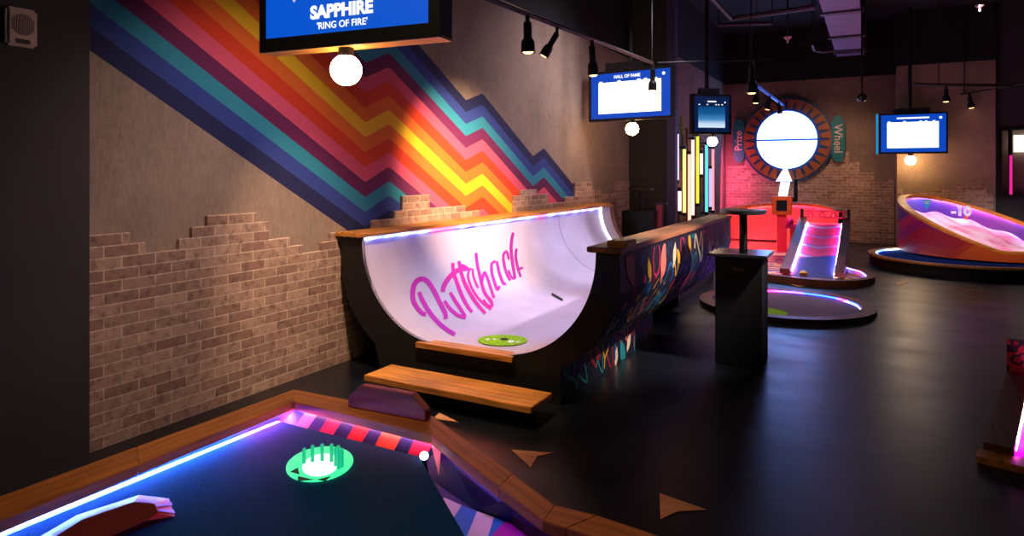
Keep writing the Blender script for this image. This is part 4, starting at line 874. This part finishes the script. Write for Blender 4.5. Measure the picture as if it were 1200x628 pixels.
m, nt, b = newmat('bowl_inside'); co, s = objco(nt)
r = ramp(nt, mth(nt, 'ADD', mth(nt, 'MULTIPLY', s['X'], .4), 0), [(0, rgb(60, 60, 190)), (.35, rgb(70, 40, 170)), (.62, rgb(110, 30, 150)), (.95, rgb(80, 30, 110))]); nt.links.new(r.outputs[0], b.inputs['Base Color']); M['bowl_in'] = m
fz = lambda i: max(.19, rimz(*co_[i].xy) - .27 - .03 * math.sin(i * .9))
cf = circ(bc_, rr - .10, rr - .10, 0, nn_); 
b_ = B(); b_.strip([[Vector((ci2[i].x, ci2[i].y, rimz(*co_[i].xy) + .0)), Vector((cf[i].x, cf[i].y, fz(i)))] for i in range(nn_)], True); b_.done('inner_wall', 'bowl_in', tb_, True)
b_ = B(); vs = [Vector((cf[i].x, cf[i].y, fz(i))) for i in range(nn_)]
m_, nt, b = newmat('bowl_turf'); co, s = objco(nt); n = N(nt, 'ShaderNodeTexNoise', Scale=1.4, Detail=2.0); nt.links.new(co, n.inputs['Vector'])
r = ramp(nt, n.outputs['Fac'], [(.35, rgb(250, 235, 245)), (.5, rgb(246, 190, 205)), (.58, rgb(240, 110, 160)), (.7, rgb(245, 230, 250))]); nt.links.new(r.outputs[0], b.inputs['Base Color']); b.inputs['Roughness'].default_value = .8; M['bturf'] = m_
ctr = Vector((bc_.x, bc_.y, max(.2, rimz(*bc_) - .27)))
mesh('turf', vs + [ctr], [(i, (i + 1) % nn_, nn_) for i in range(nn_)], 'bturf', tb_, True)
ledp = [Vector((bc_.x + (p.x - bc_.x) * .985, bc_.y + (p.y - bc_.y) * .985, rimz(*co_[i].xy) - .008)) for i, p in enumerate(ci2)]
B().tube(ledp + ledp[:1], .005, 6, False).done('led_strip', ledmat('led_bowl', [(.35, (.3, .3, 1, 1)), (.5, (.9, .85, 1, 1)), (.62, (1, .5, .7, 1))], 110, 1.2), tb_)
def on_bowl(px, v_):   # angle on inner back wall for a column px
    best = None
    for i in range(nn_):
        p = cf[i]; D = -S_ * p.x + C_ * p.y; l = C_ * p.x + S_ * p.y; x_ = 600 + F * l / D
        if (p - Vector((bc_.x, bc_.y, 0))).dot(Vector((-S_, C_, 0))) > 0 and (best is None or abs(x_ - px) < best[0]): best = (abs(x_ - px), i)
    i = best[1]; nrm = (Vector((bc_.x, bc_.y, 0)) - Vector((cf[i].x, cf[i].y, 0))).normalized(); p = Vector((cf[i].x, cf[i].y, rimz(*co_[i].xy) - .27 * v_)) + nrm * .035
    sl2 = (Vector((0, 0, rimz(*co_[i - 2].xy) - rimz(*co_[i + 2 if i + 2 < nn_ else 0].xy)))) ; ux_ = (co_[i - 2] - co_[(i + 2) % nn_]).normalized()
    return p, ux_
p, ux_ = on_bowl(1123, .50); text('minus_ten', '-10', .25, 'white', tb_, p, ux_, (0, 0, 1), .012, .003)
p, ux_ = on_bowl(1129.5, .95); B().prism([p + ux_ * -.035 + Vector((0, 0, .055)), p + ux_ * .035 + Vector((0, 0, .055)), p + Vector((0, 0, -.06))], Vector((0, -.004, 0))).done('orange_pointer', 'p_orange', tb_)
p, ux_ = on_bowl(1086, .28); M['cyanp'] = flat('cyan_paint', rgb(20, 190, 210), .5); B().prism([p + ux_ * -.13 + Vector((0, 0, .03)), p + ux_ * .13 + Vector((0, 0, .03)), p + Vector((0, 0, -.15))], Vector((0, -.004, 0))).done('cyan_pointer', 'cyanp', tb_)
p = p + Vector((0, -.008, 0)); 
for dz_, w_ in ((.012, .09), (-.022, .05)): B().prism([p + ux_ * -w_ + Vector((0, 0, dz_)), p + ux_ * w_ + Vector((0, 0, dz_)), p + ux_ * w_ + Vector((0, 0, dz_ - .02)), p + ux_ * -w_ + Vector((0, 0, dz_ - .02))], Vector((0, -.003, 0))).done('white_line', 'white', tb_)
# low platform
pc_ = Vector(W(10.35, 7.1)); pr = 1.32
lp = thing('low_round_platform', 'low black round platform with thin wooden rim and blue light, below the tilted bowl', 'platform', (pc_.x, pc_.y, 0))
B().loopband([circ(pc_, pr - .03, pr - .03, 0), circ(pc_, pr - .03, pr - .03, .15), circ(pc_, pr - .12, pr - .12, .15), circ(pc_, pr - .12, pr - .12, 0)]).done('skirt', 'black', lp)
B().loopband([circ(pc_, pr, pr, .15), circ(pc_, pr, pr, .18), circ(pc_, pr - .11, pr - .11, .18), circ(pc_, pr - .11, pr - .11, .15)]).done('rim', 'wood', lp)
b_ = B(); b_.prism(circ(pc_, pr - .11, pr - .11, .10), (0, 0, .03)); b_.done('turf', carpet('blue_turf', rgb(18, 50, 120)), lp)
B().tube(circ(pc_, pr - .13, pr - .13, .160, 24, math.radians(120), math.radians(215), True), .012, 6).done('led_strip', ledmat('led_plat', [(.4, (.02, .15, 1, 1)), (.55, (.6, .8, 1, 1))], 10, 1.5), lp)
# foreground ramp at the right edge
Rr_ = thing('edge_chute_ramp', 'dark wooden chute ramp cut off by the right edge with a magenta lit bed', 'ramp', (1.0, 4.9, 0))
e0 = P(1151, 538, 0); e1 = Vector((.82, 5.70, 0)); ud = (e1 - e0).normalized(); vd = Vector((ud.y, -ud.x, 0)); Lr = (e1 - e0).length
def E(u, v_, z): q_ = e0 + ud * u + vd * v_; return Vector((q_.x, q_.y, z))
zs = lambda u: .05 + .04 * max(0, min(1, u / Lr))
def beam(v0, v1, top=.06, mt='darkwood'):
    b_ = B(); n_ = 8; pl = [E(.06 + (Lr - .06) * i / n_, v0, zs(.06 + (Lr - .06) * i / n_) + top - .04) for i in range(n_ + 1)]; pl2 = [E(Lr, v0, 0), E(.06, v0, 0)]
    b_.prism(pl + pl2, vd * (v1 - v0)); return b_.done('side_beam', mt, Rr_, bevel=.003)
beam(0, .13); beam(.85, 1.0)
b_ = B(); b_.strip([[E(.05 + (Lr - .05) * i / 8, .13, zs(.05 + (Lr - .05) * i / 8) - .02), E(.05 + (Lr - .05) * i / 8, .85, zs(.05 + (Lr - .05) * i / 8) - .02)] for i in range(9)]); b_.done('bed', carpet('pink_turf', rgb(226, 60, 210)), Rr_)
b_ = B(); b_.hexa([E(-.07, -.02, 0), E(.055, -.02, 0), E(.055, 1.02, 0), E(-.07, 1.02, 0), E(-.07, -.02, .035), E(.055, -.02, .035), E(.055, 1.02, .035), E(-.07, 1.02, .035)]); b_.done('foot_board', 'wood', Rr_)
for v_ in (.137, .843): B().tube([E(.08, v_, zs(.08) + .005), E(Lr - .05, v_, zs(Lr - .05) + .005)], .003, 6).done('led_strip', ledmat('led_edge%d' % int(v_ * 10), [(.4, (1, .05, .7, 1)), (.55, (.5, .4, 1, 1)), (.65, (1, .7, .7, 1))], 70, 3), Rr_)
m, nt, b = newmat('leopard'); co, s = objco(nt); n = nt.nodes.new('ShaderNodeTexVoronoi'); n.inputs['Scale'].default_value = 14; nt.links.new(co, n.inputs['Vector'])
r = ramp(nt, n.outputs['Distance'], [(0, rgb(170, 30, 20)), (.24, rgb(170, 30, 20)), (.30, rgb(30, 6, 6)), (.46, rgb(30, 6, 6)), (.5, rgb(180, 34, 22))], 'CONSTANT'); nt.links.new(r.outputs[0], b.inputs['Base Color']); M['leopard'] = m
b_ = B(); b_.hexa([E(Lr, 0, 0), E(Lr + .06, 0, 0), E(Lr + .06, 1, 0), E(Lr, 1, 0), E(Lr, 0, .33), E(Lr + .06, 0, .33), E(Lr + .06, 1, .33), E(Lr, 1, .33)]); b_.done('head_board', 'leopard', Rr_)

# ================================================================ dark furniture in the recess
fr = thing('bar_table', 'dark small round table barely visible in the shadowed recess beyond the half pipe', 'table', (-3.0, 10.2, 0))
q = PD(751, 221, 10.4)
B().tube([(q.x, q.y, q.z - .02), (q.x, q.y, q.z + .01)], .2, 28).done('round_top', flat('dark_top', rgb(60, 36, 30), .4), fr); B().tube([(q.x, q.y, .9), (q.x, q.y, q.z - .02)], .035, 12).done('pole', 'metal', fr)
B().box((q.x - .25, q.y - .2, 0), (q.x + .27, q.y + .2, .9)).done('cabinet', 'black', fr, bevel=.01)
q = PD(773, 257, 10.2); o = thing('red_handle_post', 'narrow dark red post at the foot of the violet column', 'post', (q.x, q.y, 0))
B().box((q.x - .05, q.y - .03, 0), (q.x + .04, q.y + .03, 1.0)).done('post', flat('crimson', rgb(150, 10, 40), .4), o, bevel=.01); B().box((q.x - .05, q.y - .04, 1.0), (q.x + .12, q.y + .04, 1.03)).done('cap', 'metal', o)

# ================================================================ lights
def light(kind, loc, energy, col, size=.1, target=None, spot=60, blend=.6, sy=None):
    l = bpy.data.lights.new('lamp', kind); l.energy = energy; l.color = col
    o = bpy.data.objects.new('lamp', l); COL.objects.link(o); o.location = loc
    if kind == 'SPOT': l.spot_size = math.radians(spot); l.spot_blend = blend; l.shadow_soft_size = size
    elif kind == 'AREA':
        l.size = size
        if sy: l.shape = 'RECTANGLE'; l.size_y = sy
    else: l.shadow_soft_size = size
    if target is not None: o.rotation_euler = (Vector(target) - Vector(loc)).to_track_quat('-Z', 'Y').to_euler()
    return o
warm = (1, .70, .42); soft = (1, .78, .68); cool = (.75, .78, 1)
# track spots on the mural wall
light('SPOT', (-1.7, 4.9, 2.6), 900, warm, .05, (XW, 5.65, 1.3), 58, 1.0)
light('SPOT', (-2.0, 3.0, 3.3), 135, (1, .8, .74), .05, (XW, 2.9, .75), 74, 1.0)
light('SPOT', (-2.4, 2.9, 3.2), 330, warm, .05, (XW, 3.66, .3), 40, .9)
light('SPOT', (-1.9, 7.8, 3.6), 150, (.95, .8, .85), .05, (XW, 7.8, 1.7), 120, 1.0)
light('SPOT', (-2.2, 6.5, 3.2), 60, (.85, .85, 1), .06, (-3.3, 6.6, .6), 50, 1.0)  # fill added to even out the far inside of the pipe
# on the half pipe
light('SPOT', (-1.9, 5.2, 3.3), 250, (.84, .84, 1), .06, (-2.6, 5.0, .3), 46, .7)
light('SPOT', (-2.0, 7.6, 3.2), 210, (.85, .82, 1), .06, (-2.8, 7.6, .4), 50, .8)
light('SPOT', (-2.3, 2.9, 3.4), 330, warm, .05, (-2.4, 3.55, .1), 32, .8)
# rail of the near green, dim warm
light('SPOT', (-1.9, 1.2, 3.6), 75, warm, .08, (-2.0, 2.3, .2), 90, .9)
# rail right of pipe + doodles
light('SPOT', (.5, 5.0, 2.7), 620, (1, .9, .84), .06, (-1.4, 5.2, .8), 40, 1.0)
# back wall
light('SPOT', (-.8, 13.9, 3.4), 90, (1, .68, .48), .1, (-.8, 15.9, .9), 90, 1.0)
light('AREA', (-2.9, 15.3, 1.3), 16, (1, .12, .35), .12, (-2.75, 15.9, 1.25), sy=1.4)
light('SPOT', (-1.4, 9.5, 3.3), 380, (1, .8, .7), .1, (-1.45, 10.5, 0), 40, .9)
light('SPOT', (-1.45, 12.0, 2.7), 170, (1, .75, .7), .1, (-1.45, 13.2, .2), 50, .8)
# ring green
light('SPOT', (-.5, 7.0, 3.4), 110, (1, .86, .8), .1, (-.87, 7.9, 0), 38, .9)
# bowl
light('SPOT', (1.3, 10.8, 3.8), 750, (1, .9, .97), .1, (1.9, 13.4, .6), 42, .6)
light('SPOT', (.2, 9.2, 3.6), 230, (1, .8, .85), .1, (1.1, 12.5, .5), 40, .8)
light('SPOT', (-.5, 8.6, 3.9), 420, (1, .72, .5), .1, (-.8, 9.4, 0), 52, .9)
# violet fill added below the duct, no fitting stands here
light('POINT', (-.4, 9.2, 3.2), 4.5, (.8, .5, 1), .2)

w_ = bpy.data.worlds.new('world'); SC.world = w_; w_.use_nodes = True
w_.node_tree.nodes['Background'].inputs[0].default_value = (.35, .36, .55, 1); w_.node_tree.nodes['Background'].inputs[1].default_value = .02

# ================================================================ camera
cd = bpy.data.cameras.new('camera'); cam = bpy.data.objects.new('camera', cd); COL.objects.link(cam)
cd.sensor_width = 36; cd.lens = F / 1200 * 36; cd.shift_y = -(314 - HY) / 1200; cd.clip_start = .05
cam.location = (0, 0, H); cam.rotation_euler = (PI / 2, 0, TH); SC.camera = cam
SC.view_settings.view_transform = 'Standard'; SC.view_settings.look = 'None'; SC.view_settings.exposure = 0; SC.view_settings.gamma = 1; SC.view_settings.use_curve_mapping = False
